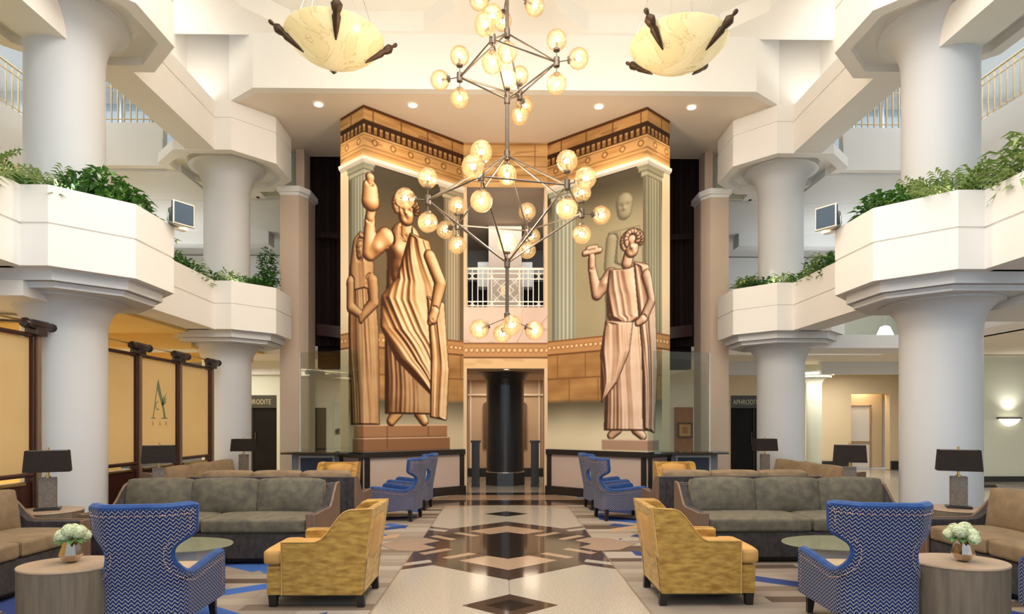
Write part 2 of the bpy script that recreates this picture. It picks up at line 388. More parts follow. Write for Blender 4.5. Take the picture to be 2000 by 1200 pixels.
# carpet: bands of beige, taupe, brown and blue
def carpet_mat():
    m = bpy.data.materials.new('banded_carpet'); m.use_nodes = True; N = m.node_tree.nodes; L = m.node_tree.links; p = N['Principled BSDF']
    p.inputs['Roughness'].default_value = .9; p.inputs['Specular IOR Level'].default_value = .1
    tc = N.new('ShaderNodeTexCoord')
    def bands(rot, sc, bw, rh, cols, seed):
        mp = N.new('ShaderNodeMapping'); mp.inputs['Rotation'].default_value = (0, 0, rot); mp.inputs['Location'].default_value = (seed, seed*.37, 0); L.new(tc.outputs['Object'], mp.inputs[0])
        br = N.new('ShaderNodeTexBrick'); br.inputs['Color1'].default_value = (0, 0, 0, 1); br.inputs['Color2'].default_value = (1, 1, 1, 1); br.inputs['Mortar Size'].default_value = 0
        br.inputs['Scale'].default_value = sc; br.inputs['Brick Width'].default_value = bw; br.inputs['Row Height'].default_value = rh; br.offset = .37
        L.new(mp.outputs[0], br.inputs['Vector'])
        r = N.new('ShaderNodeValToRGB'); r.color_ramp.interpolation = 'CONSTANT'
        for i, (ps, c) in enumerate(cols):
            e = r.color_ramp.elements[i] if i < 2 else r.color_ramp.elements.new(ps)
            e.position = ps; e.color = (*c, 1)
        L.new(br.outputs[0], r.inputs[0]); return r.outputs[0]
    A = bands(0, 1, 1.3, .17, [(0, (.235, .19, .148)), (.22, (.315, .265, .21)), (.42, (.175, .13, .095)), (.52, (.27, .222, .175)), (.75, (.335, .29, .24)), (.92, (.10, .07, .05))], .4)
    B = bands(.62, 1, 1.7, .21, [(0, (.035, .055, .17)), (.17, (.05, .115, .34)), (.24, (0, 0, 0))], 1.7)
    B2 = bands(-.62, 1, 1.9, .20, [(0, (.035, .055, .17)), (.10, (.05, .115, .34)), (.15, (.40, .27, .16)), (.22, (0, 0, 0))], 5.3)
    sp = N.new('ShaderNodeSeparateXYZ'); L.new(tc.outputs['Object'], sp.inputs[0])
    ab = N.new('ShaderNodeMath'); ab.operation = 'ABSOLUTE'; L.new(sp.outputs[0], ab.inputs[0])
    g = N.new('ShaderNodeMath'); g.operation = 'GREATER_THAN'; L.new(ab.outputs[0], g.inputs[0]); g.inputs[1].default_value = 1.45
    prev = A
    for Q in (B, B2):
        rgb = N.new('ShaderNodeSeparateColor'); L.new(Q, rgb.inputs[0])
        on = N.new('ShaderNodeMath'); on.operation = 'GREATER_THAN'; L.new(rgb.outputs[2], on.inputs[0]); on.inputs[1].default_value = .01
        g3 = N.new('ShaderNodeMath'); g3.operation = 'MULTIPLY'; L.new(g.outputs[0], g3.inputs[0]); L.new(on.outputs[0], g3.inputs[1])
        mx = N.new('ShaderNodeMix'); mx.data_type = 'RGBA'; L.new(g3.outputs[0], mx.inputs[0]); L.new(prev, mx.inputs[6]); L.new(Q, mx.inputs[7]); prev = mx.outputs[2]
    f = N.new('ShaderNodeTexNoise'); f.inputs['Scale'].default_value = 260; L.new(tc.outputs['Object'], f.inputs['Vector'])
    mu = N.new('ShaderNodeMix'); mu.data_type = 'RGBA'; mu.blend_type = 'MULTIPLY'; mu.inputs[0].default_value = .5; L.new(mx.outputs[2], mu.inputs[6]); L.new(f.outputs[0], mu.inputs[7])
    m2 = N.new('ShaderNodeMix'); m2.data_type = 'RGBA'; m2.blend_type = 'ADD'; m2.inputs[0].default_value = .25; L.new(mu.outputs[2], m2.inputs[6]); L.new(mx.outputs[2], m2.inputs[7])
    L.new(m2.outputs[2], p.inputs['Base Color']); return m
carpet = carpet_mat()

# ------------------------------------------------------------------ floor with inlaid granite
fl = structure(MB().box2((-16, -7, -.25), (16, 21, -.02)), 'floor', stone_floor)
def inlay(polys, z, m, name='inlay_slab'):
    for P in polys:
        a = sum(P[i][0]*P[(i+1) % len(P)][1]-P[(i+1) % len(P)][0]*P[i][1] for i in range(len(P)))
        if a < 0: P = P[::-1]
        MB().prism(P, -.021, z, None).build(name, m, fl)
def mir(P): return [(-x, y) for x, y in P]
def mirY(P, c=7.615): return [(x, 2*c-y) for x, y in P]
inlay([[(1.12, -6), (7.4, -6), (7.4, 13.2), (1.12, 13.2)], [(-7.4, -6), (-1.12, -6), (-1.12, 13.2), (-7.4, 13.2)]], -.004, carpet, 'carpet_field')
inlay([[(-1.12, -6), (1.12, -6), (1.12, 11.25), (-1.12, 11.25)]], -.006, joint, 'grout_bed')
g = .004
for y0, y1 in ((-6, 1.5), (1.5, 4.0), (4.0, 11.2)):
    inlay([[(-1.10, y0+g), (-g, y0+g), (-g, y1-g), (-1.10, y1-g)], [(g, y0+g), (1.10, y0+g), (1.10, y1-g), (g, y1-g)]], .000, granite_light, 'granite_slab')
d1 = [(-.395, 5.055), (0, 4.73), (.395, 5.055), (0, 5.38)]
inlay([d1], .0012, granite_brown)
inlay([[(x*.5, 5.055+(y-5.055)*.5) for x, y in d1]], .002, granite_black)
for k in (2.2,):
    inlay([[(x, y-2.85) for x, y in d1]], .0012, granite_brown)
# great lozenge
field = [(0, 5.87), (.80, 6.50), (1.10, 6.30), (1.10, 8.93), (.80, 8.73), (0, 9.36), (-.80, 8.73), (-1.10, 8.93), (-1.10, 6.30), (-.80, 6.50)]
inlay([field], .0010, granite_brown)
arrow = [(-1.60, 7.615), (-1.33, 7.26), (-1.06, 7.20), (-.86, 7.40), (-1.05, 7.615), (-.86, 7.83), (-1.06, 8.03), (-1.33, 7.97)]
back_arrow = [(-1.74, 7.615), (-1.42, 7.12), (-1.10, 7.05), (-1.10, 8.18), (-1.42, 8.11)]
inlay([arrow, mir(arrow)], .002, granite_peach)
lowchev = [(-.535, 6.70), (-.23, 6.94), (0, 6.775), (.23, 6.94), (.535, 6.70), (0, 6.265)]
inlay([lowchev, mirY(lowchev)], .002, granite_peach)
core = [(0, 6.80), (.25, 6.97), (.36, 7.05), (.36, 8.18), (.25, 8.26), (0, 8.43), (-.25, 8.26), (-.36, 8.18), (-.36, 7.05), (-.25, 6.97)]
inlay([core], .002, granite_black)
b1 = [(-.74, 6.86), (-.65, 6.79), (-.36, 7.04), (-.45, 7.11)]
b2 = [(-1.03, 7.10), (-.95, 7.01), (-.65, 7.29), (-.73, 7.36)]
for P in (b1, b2): inlay([P, mir(P), mirY(P), mir(mirY(P))], .002, granite_peach)
wl = [(-1.10, 6.46), (-.82, 6.63), (-.86, 6.75), (-1.10, 6.60)]
inlay([wl, mir(wl), mirY(wl), mir(mirY(wl))], .002, granite_light)
d2 = [(-.365, 10.15), (0, 9.86), (.365, 10.15), (0, 10.44)]
inlay([d2], .0012, granite_black)
inlay([[(-1.10, 10.72), (-.55, 11.19), (.55, 11.19), (1.10, 10.72), (1.10, 11.2), (-1.10, 11.2)]], .0012, granite_peach)
inlay([[(-1.75, 11.24), (1.75, 11.24), (1.55, 12.0), (-1.55, 12.0)]], .000, granite_brown)
inlay([[(-.62, 11.62), (-.45, 11.36), (.45, 11.36), (.62, 11.62), (.45, 11.9), (-.45, 11.9)]], .0012, granite_black)
inlay([[(-1.62, 12.04), (1.62, 12.04), (1.05, 12.84), (-1.05, 12.84)]], .000, granite_peach)
inlay([[(-1.02, 12.86), (1.02, 12.86), (.92, 13.28), (-.92, 13.28)]], .000, granite_black)
inlay([[(-.9, 13.30), (.9, 13.30), (.9, 17.2), (-.9, 17.2)]], .000, granite_light)
for k in range(5):
    inlay([[(7.6+k*.9, 14.3), (8.0+k*.9, 14.3), (8.5+k*.9, 15.0), (8.1+k*.9, 15.0)]], -.016, granite_brown)

# ------------------------------------------------------------------ outer shell
def wall(name, a, b, m): return structure(MB().box2(a, b), name, m)
wall('wall_back', (-16, 20.4, 0), (16, 20.7, 9.4), paint_cool)
wall('wall_left', (-16.3, -7, 0), (-16, 20.7, 9.4), paint_cool)
wall('wall_right', (16, -7, 0), (16.3, 20.7, 9.4), paint_cool)
wall('wall_bar', (-10.6, -2, 0), (-10.4, 16.8, 3.2), paint_bar)
# wall with the two portals behind the columns (ground floor)
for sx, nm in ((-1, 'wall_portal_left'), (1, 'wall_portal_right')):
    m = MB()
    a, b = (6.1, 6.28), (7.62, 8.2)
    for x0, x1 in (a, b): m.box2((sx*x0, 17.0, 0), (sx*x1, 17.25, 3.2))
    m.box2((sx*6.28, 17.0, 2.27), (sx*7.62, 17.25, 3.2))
    structure(m, nm, paint_tan if sx > 0 else paint_green)  # beige walls; yellow and greenish light put into the tan and green
    door = structure(MB().box2((sx*6.30, 17.08, 0), (sx*7.60, 17.18, 1.92)), 'door_1' if sx < 0 else 'door_2', dark_door)
    MB().box2((sx*6.94, 17.05, .05), (sx*6.96, 17.085, 1.9)).build('door_seam', black_paint, door)
    MB().tube([(sx*6.88, 17.03, .9), (sx*6.88, 17.03, 1.25)], .012).build('pull_handle', nickel, door)
    # sign board over the doors
    lab = 'dark sign board with gold lettering over the portal %s' % ('behind the yellow screens' if sx < 0 else 'beside the lit doorway')
    t = thing('portal_sign', lab, 'sign', (sx*6.95, 17.04, 2.09), 0, 'signs over the portals')
    MB().box2((-.66, -.03, -.17), (.66, .04, .18)).build('board', sign_panel, t)
    text('APHRODITE', .205, sign_gold, t, (.13 if sx < 0 else -.22, -.036, -.01), (PI/2, 0, 0), .004, 1.06, (.66, .95, 1))
# far lobby wall with a lit doorway (sconce side)
m = MB(); m.box2((8.2, 19.6, 0), (11.15, 19.85, 3.2)); m.box2((12.40, 19.6, 0), (16, 19.85, 3.2)); m.box2((11.15, 19.6, 2.45), (12.40, 19.85, 3.2))
structure(m, 'wall_lobby', paint_tan)
m = MB(); m.box2((11.0, 20.32, 0), (12.6, 20.4, 2.9)); structure(m, 'wall_alcove', paint_tan)
d = structure(MB().box2((11.45, 20.26, 0), (11.49, 20.33, 2.1)).box2((12.16, 20.26, 0), (12.20, 20.33, 2.1)).box2((11.45, 20.26, 2.06), (12.20, 20.33, 2.10)), 'door_3', wood_top)
MB().box2((11.49, 20.30, .02), (12.16, 20.325, 2.06)).build('leaf', white_base, d)
MB().box2((11.49, 20.27, .82), (12.16, 20.325, .90)).build('rail', wood_top, d)
light('AREA', 'doorway_downlight', (11.8, 20.1, 2.85), 14, WARM, .5)
structure(MB().box2((12.42, 19.54, 0), (13.6, 19.62, .28)), 'baseboard_lobby', black_stone)
structure(MB().box2((8.2, 19.54, 0), (11.13, 19.62, .28)), 'baseboard_far', black_stone)
# sconce wall
wall('wall_sconce', (12.0, 15.3, 0), (16, 15.5, 3.2), paint_green)
structure(MB().box2((12.0, 15.26, .02), (16, 15.31, .16)), 'baseboard_right', black_stone)
t = thing('wall_sconce', 'bowl wall sconce with dark rim lit on the pale green wall', 'sconce', (12.68, 15.28, 1.62))
MB().lathe([(.02, -.20), (.12, -.17), (.21, -.09), (.26, 0)], 20, sy=.8, a0=PI, a1=2*PI).build('bowl', sconce_mat, t, True)
MB().lathe([(.25, -.012), (.285, -.012), (.285, .02), (.25, .02)], 20, sy=.8, a0=PI, a1=2*PI, cap=False).box((0, 0, .005), (.6, .03, .035)).build('rim', bronze_dark, t)
l = light('SPOT', 'sconce_uplight', (12.68, 15.1, 1.72), 22, NEUT, .06, (PI, 0, 0), spot=2.2, blend=1)

# ground floor ceiling of the wings (undersides of the galleries)
for sx in (-1, 1):
    structure(MB().box2((sx*9.3, -7, 3.2), (sx*16, 15.2, 3.34)), 'ceiling', ceil_beige if sx > 0 else paint_bar)
    structure(MB().box2((sx*5.2, 15.2, 3.2), (sx*16, 20.4, 3.34)), 'ceiling', ceil_beige)
    structure(MB().box2((sx*9.3, -7, 6.53), (sx*16, 12.4, 6.68)), 'ceiling', paint_cool)
    structure(MB().box2((sx*6.5, 12.4, 6.53), (sx*16, 13.95, 6.68)), 'ceiling', paint_cool)
    structure(MB().box2((sx*4.62, 13.96, 6.53), (sx*16, 20.4, 6.68)), 'ceiling', paint_cool)
# main ceiling with two chamfered coffers, and the roof above
HC = 8.48
def octo(x0, x1, y0, y1, c): return [(x0+c, y0), (x1-c, y0), (x1, y0+c), (x1, y1-c), (x1-c, y1), (x0+c, y1), (x0, y1-c), (x0, y0+c)]
holes = []
for sx in (-1, 1):
    a, b = sorted((sx*.85, sx*4.45)); holes.append(octo(a, b, 7.6, 10.95, .62))
bm = MB()
ys = [-7, 7.6, 8.22, 10.33, 10.95, 11.02]
def strip(x0, x1, y0, y1): bm.add([(x0, y0, HC), (x1, y0, HC), (x1, y1, HC), (x0, y1, HC)], [(0, 3, 2, 1)])
strip(-6.4, 6.4, -7, 7.6); strip(-6.4, 6.4, 10.95, 11.1); strip(-6.4, -4.45, 7.6, 10.95); strip(4.45, 6.4, 7.6, 10.95); strip(-.85, .85, 7.6, 10.95)
for H in holes:
    x0 = min(p[0] for p in H); x1 = max(p[0] for p in H)
    for cx, cy, ia, ib in ((x0, 7.6, 7, 0), (x1, 7.6, 1, 2), (x1, 10.95, 3, 4), (x0, 10.95, 5, 6)):
        pa, pb = H[ia], H[ib]; bm.add([(cx, cy, HC), (*pa, HC), (*pb, HC)], [(0, 2, 1)])
    n = 8; vs = [(*p, HC) for p in H]+[(*p, HC+.35) for p in H]
    bm.add(vs, [(i, n+i, n+(i+1) % n, (i+1) % n) for i in range(n)]+[tuple(n+i for i in range(n))])
ce = structure(bm, 'ceiling', paint_white)
structure(MB().box2((-16, -7, 9.3), (16, 20.7, 9.5)), 'ceiling', paint_cool)
# soffit over the mural bay with its face
m = MB().prism([(-4.5, 11.05), (4.5, 11.05), (5.1, 11.54), (5.1, 11.9), (4.70, 12.2), (4.70, 13.9), (-4.70, 13.9), (-4.70, 12.2), (-5.1, 11.9), (-5.1, 11.54)], 7.505, 7.62)
so = structure(m, 'ceiling', ceil_beige)
for sx in (-1, 1):
    Q = [(sx*4.52, 11.03), (sx*5.16, 11.52), (sx*5.10, 11.60), (sx*4.52, 11.2)]
    structure(MB().prism(Q if sx < 0 else Q[::-1], 7.49, 9.3), 'wall_bulkhead', paint_white)  # slanted panel added to cover the shaded pier face with white
structure(MB().box2((-4.52, 11.03, 7.49), (4.52, 11.2, 9.3)), 'wall_bulkhead', paint_white)
for x in (-3.53, -1.76, 1.76, 3.53):
    wh = {-3.53: 'outermost, toward the yellow screens', -1.76: 'inner, toward the yellow screens', 1.76: 'inner, toward the sconce wall', 3.53: 'outermost, toward the sconce wall'}[x]
    t = thing('downlight', 'round recessed downlight in the soffit over the mural, '+wh, 'downlight', (x, 11.62, 7.5), 0, 'downlights over the mural')
    MB().lathe([(.075, -.002), (.10, -.010), (.10, .0)], 24, cap=False).build('trim_ring', white_base, t, True)
    MB().lathe([(.001, -.003), (.078, -.003)], 24, cap=False).build('lens', down_white, t)
    l = light('SPOT', 'mural_downlight', (x, 11.45, 7.44), 70, WARM, .06, spot=2.0, blend=.8); aim(l, (x*.93, 12.3, 2.5))

# ------------------------------------------------------------------ columns and octagonal balconies
CX = 5.62; NY = 7.9; FY = 12.48
SIDE = {-1: 'on the yellow screen side', 1: 'on the sconce wall side'}
def ngon(cx, cy, ap, n=8):
    R = ap/math.cos(PI/n); return [(cx+R*math.cos(PI/n+2*PI*k/n), cy+R*math.sin(PI/n+2*PI*k/n)) for k in range(n)]
AX, AY, KK = 1.14, 1.035, 1.14+.43
def octa(cx, cy, d=0.0):     # the stretched balcony octagon, inset by d
    ax, ay, k = AX-d, AY-d, KK-d*1.4142
    P = [(ax, -(k-ax)), (ax, k-ax), (k-ay, ay), (-(k-ay), ay), (-ax, k-ax), (-ax, -(k-ax)), (-(k-ay), -ay), (k-ay, -ay)]
    return [(cx+x, cy+y) for x, y in P]
def column(sx, cy, low):
    near = cy < 10
    lab = '%s round white column, %s, %s' % ('ground floor' if low else 'upper storey', ('thick near one' if near else 'farther one near the mural'), SIDE[sx])
    t = thing('column', lab, 'column', (sx*CX, cy, 0 if low else 3.9), 0, 'white octagon-capital columns')
    R = .455 if low else .43
    if low:
        MB().lathe([(R, 0), (R, 2.66)], 40, cap=False).build('shaft', paint_col, t, True)
        prof = [(R, 2.66)]+[(R+.23*(1-math.cos(k/8*PI/2)), 2.66+.36*math.sin(k/8*PI/2)) for k in range(1, 9)]+[(R+.23, 3.05)]
        MB().lathe(prof, 40, cap=False).build('flared_neck', paint_col, t, True)
        m = MB()
        for d, z0, z1, sc in ((.205, 3.045, 3.075, 1.0), (.20, 3.075, 3.11, 1.02), (.125, 3.115, 3.20, 1.0), (.125, 3.20, 3.245, 1.02)):
            m.prism(octa(0, 0, d), z0, z1, None, sc)
        m.build('capital', paint_col, t)
        MB().prism(ngon(0, 0, .54), 0, .24, None).prism(ngon(0, 0, .52), .24, .27, None, .96).build('base_block', black_stone, t)
    else:
        MB().lathe([(R, 0), (R, 2.18)], 40, cap=False).build('shaft', paint_col, t, True)
        prof = [(R, 2.18)]+[(R+.27*(1-math.cos(k/8*PI/2)), 2.18+.52*math.sin(k/8*PI/2)) for k in range(1, 9)]+[(R+.27, 2.74), (R+.29, 2.74), (R+.29, 2.80)]
        MB().lathe(prof, 40, cap=False).build('flared_neck', paint_col, t, True)
for sx in (-1, 1):
    for cy in (NY, FY):
        column(sx, cy, True); column(sx, cy, False)
XB = 5.39
def path_for(sx, y0, y1):
    P = [(XB, y0)]
    for cy in (NY, FY):
        Q = octa(CX, cy)
        P += [(XB, cy-AY), Q[6], Q[5], Q[4], Q[3], (XB, cy+AY)]
    P += [(XB, y1)]
    return [(sx*x, y) for x, y in P]
for sx in (-1, 1):
    o = -1 if sx > 0 else 1   # left-hand offset points into the gallery
    i = lambda v: v*o
    P = path_for(sx, -6, 14.2)
    t = thing('balcony', 'first upper balcony with planters and grooved cream parapet '+SIDE[sx], 'balcony', (0, 0, 0))
    prof = [(0, 3.244), (0, 3.70), (i(.018), 3.704), (i(.018), 3.722), (0, 3.726), (0, 4.14), (i(.13), 4.14), (i(.13), 3.244)]
    MB().sweep(P, prof).build('parapet', paint, t)
    m = MB().box2((sx*5.45, -6, 3.25), (sx*5.93, 14.2, 3.44))
    for cy in (NY, FY): m.prism(octa(sx*CX, cy, .05), 3.25, 3.5)
    m.build('slab', paint, t)
    MB().box2((sx*5.90, -6, 3.44), (sx*5.95, 14.2, 4.05)).build('planter_back', paint, t)
    s_ = MB().box2((sx*5.5, -6, 3.8), (sx*5.90, 14.2, 3.97))
    for cy in (NY, FY): s_.prism(octa(sx*CX, cy, .14), 3.8, 3.965)
    s_.build('planter_soil', soil, t)
    MB().box2((sx*(5.46 if sx < 0 else 6.2), 7.0, 2.94), (sx*9.3, 8.6, 3.24)).build('cross_beam', paint, t)
    MB().box2((sx*5.95, FY-.5, 2.98), (sx*9.3, FY+.5, 3.24)).build('cross_beam', paint, t)
    # upper balcony
    t = thing('balcony', 'top balcony with coffered octagon undersides and cream parapet '+SIDE[sx], 'balcony', (0, 0, 0))
    prof = [(0, 6.57), (0, 7.14), (i(.018), 7.144), (i(.018), 7.166), (0, 7.17), (0, 7.46), (i(.07), 7.52), (i(.13), 7.52), (i(.13), 6.57)]
    MB().sweep(P, prof).build('parapet', paint, t)
    for cy in (NY, FY):
        m = MB(); outer = octa(sx*CX, cy, -.004); inn = octa(sx*CX, cy, .17)
        n = 8
        vs = [(*p, 6.562) for p in outer]+[(*p, 6.562) for p in inn]+[(*p, 6.68) for p in inn]+[(*p, 6.75) for p in outer]
        m.add(vs, [(k, n+k, n+(k+1) % n, (k+1) % n) for k in range(n)]+[(n+k, 2*n+k, 2*n+(k+1) % n, n+(k+1) % n) for k in range(n)]+[tuple(2*n+k for k in range(n))]+[(k, (k+1) % n, 3*n+(k+1) % n, 3*n+k) for k in range(n)]+[tuple(3*n+k for k in range(n))])
        m.build('octagon_soffit', paint, t)
    MB().box2((sx*5.45, -6, 6.58), (sx*5.93, NY-.9, 6.75)).box2((sx*5.45, NY+1.0, 6.58), (sx*5.93, FY-.95, 6.75)).box2((sx*5.45, FY+1.0, 6.58), (sx*5.93, 14.2, 6.75)).build('slab', paint, t)
    MB().box2((sx*5.36, -6, 6.17), (sx*5.88, NY-.2, 6.56)).build('edge_beam', paint, t)
    for cy in (NY, FY): MB().prism(octa(sx*CX, cy, .10), 7.3, 9.3).build('pier_above', paint, t)
    MB().box2((sx*5.1, 11.56, 7.2), (sx*6.6, 11.75, 9.3)).build('wall_panel', paint, t)
    MB().box2((sx*5.95, -6, 7.3), (sx*6.05, 11.6, 9.3)).build('back_panel', paint, t)

# outer galleries: fascias and railings
def railing(parent, p0, p1, h, m, n, r=.012, rr=.022):
    a = Vector(p0); b = Vector(p1)
    MB().tube([a+Vector((0, 0, h)), b+Vector((0, 0, h))], rr).build('top_rail', m, parent)
    MB().tube([a+Vector((0, 0, h*.84)), b+Vector((0, 0, h*.84))], r).build('upper_rail', m, parent)
    MB().tube([a+Vector((0, 0, .1)), b+Vector((0, 0, .1))], r).build('lower_rail', m, parent)
    me = None
    for k in range(n+1):
        p = a.lerp(b, k/n)
        if me is None:
            o = MB().box((0, 0, h/2), (.022, .022, h)).build('baluster', m, parent); me = o
        else:
            o = me.copy(); COL.objects.link(o)
        o.location = p
for sx in (-1, 1):
    t = thing('gallery', 'top outer gallery with thin gold railing '+SIDE[sx], 'gallery')
    MB().box2((sx*6.75, 12.2, 6.57), (sx*9.3, 12.35, 7.42)).box2((sx*6.75, 12.185, 6.57), (sx*9.3, 12.2, 7.10)).build('end_fascia', paint, t)
    MB().box2((sx*9.3, -6, 6.4), (sx*9.45, 12.35, 7.42)).box2((sx*9.28, -6, 6.4), (sx*9.3, 12.2, 7.08)).build('side_fascia', paint, t)
    MB().box2((sx*9.0, 12.0, 6.57), (sx*9.4, 12.36, 7.42)).build('corner_block', paint, t)
    railing(t, (sx*6.8, 12.27, 7.42), (sx*9.3, 12.27, 7.42), .87, gold_rail, 20)
    railing(t, (sx*9.38, 3.2, 7.42), (sx*9.38, 12.27, 7.42), .87, gold_rail, 60)
    t = thing('gallery', 'first outer gallery with plain fascia beyond the columns '+SIDE[sx], 'gallery')
    MB().sweep([(sx*9.3, -6), (sx*9.3, 14.3), (sx*10.0, 15.2), (sx*15.9, 15.2)], [(0, 3.2), (0, 4.30), (.14, 4.30), (.14, 3.2)] if sx < 0 else [(0, 3.2), (0, 4.30), (-.14, 4.30), (-.14, 3.2)]).build('fascia', paint, t)
    MB().box2((sx*6.0, 16.86, 2.83), (sx*7.75, 17.0, 3.95)).build('far_fascia', paint_cool, t); MB().box2((sx*8.75, 16.86, 2.86), (sx*11.5, 17.0, 3.92)).build('far_fascia', paint_cool, t)
    # round lesser columns under it
    for k, (x, y) in enumerate(((9.28, 18.3), (11.6, 16.6))):
        if sx < 0: continue
        c = thing('column', 'slender pale green column %s' % ('beside the lit doorway in the far lobby' if k == 0 else 'partly hidden behind the thick near column'), 'column', (sx*x, y, 0))
        MB().lathe([(.21, 0), (.21, 2.62)], 24, cap=False).build('shaft', paint_green, c, True)
        MB().lathe([(.21, 2.62)]+[(.21+.19*(1-math.cos(q/6*PI/2)), 2.62+.24*math.sin(q/6*PI/2)) for q in range(1, 7)], 24, cap=False).build('flared_neck', paint_green, c, True)
        MB().prism(ngon(0, 0, .44), 2.86, 2.93).prism(ngon(0, 0, .5), 2.93, 3.02).prism(ngon(0, 0, .62), 3.02, 3.2).build('capital', paint_green, c)
        MB().prism(ngon(0, 0, .28), 0, .27).build('base_block', black_stone, c)
# first floor back rooms seen between the columns
for sx in (-1, 1):
    structure(MB().box2((sx*4.9, 18.5, 3.3), (sx*16, 18.7, 4.9)), 'wall_gallery', paint_green)
    structure(MB().box2((sx*4.9, 18.45, 4.9), (sx*16, 18.7, 6.5)), 'wall_upper_gallery', paint_cool)
    structure(MB().box2((sx*7.45, 18.40, 3.34), (sx*7.80, 18.5, 4.85)), 'door_%d' % (4+(1 if sx > 0 else 0)), wood_trim)
    structure(MB().box2((sx*6.2, 16.2, 6.2), (sx*15.9, 16.6, 6.53)), 'trim_1' if sx < 0 else 'trim_2', paint_cool)
p_ = thing('pendant_lamp', 'white cone pendant lamp glowing above the far gallery fascia', 'lamp', (10.55, 16.9, 3.95))
MB().lathe([(.21, 0), (.12, .22), (.05, .25)], 20, cap=False).build('shade', lamp_white, p_, True)
MB().tube([(0, 0, .25), (0, 0, 2.55)], .008).build('cord', steel, p_)
# upper back rooms behind the top galleries
for sx in (-1, 1):
    structure(MB().box2((sx*6.2, 14.6, 6.68), (sx*16, 14.8, 9.3)), 'wall_top_gallery', paint_cool)
    for k in range(5):
        wn = structure(MB().box2((sx*(6.9+k*.7), 14.55, 7.0), (sx*(7.5+k*.7), 14.6, 9.0)), 'window_%d' % (k+1+(5 if sx > 0 else 0)), mat('window_blue_glass', (.30, .38, .44), .08, spec=.6) if k == 0 and sx < 0 else bpy.data.materials['window_blue_glass'])
        MB().box2((sx*(6.88+k*.7), 14.5, 6.9), (sx*(6.92+k*.7), 14.6, 9.1)).build('mullion', paint_cool, wn)

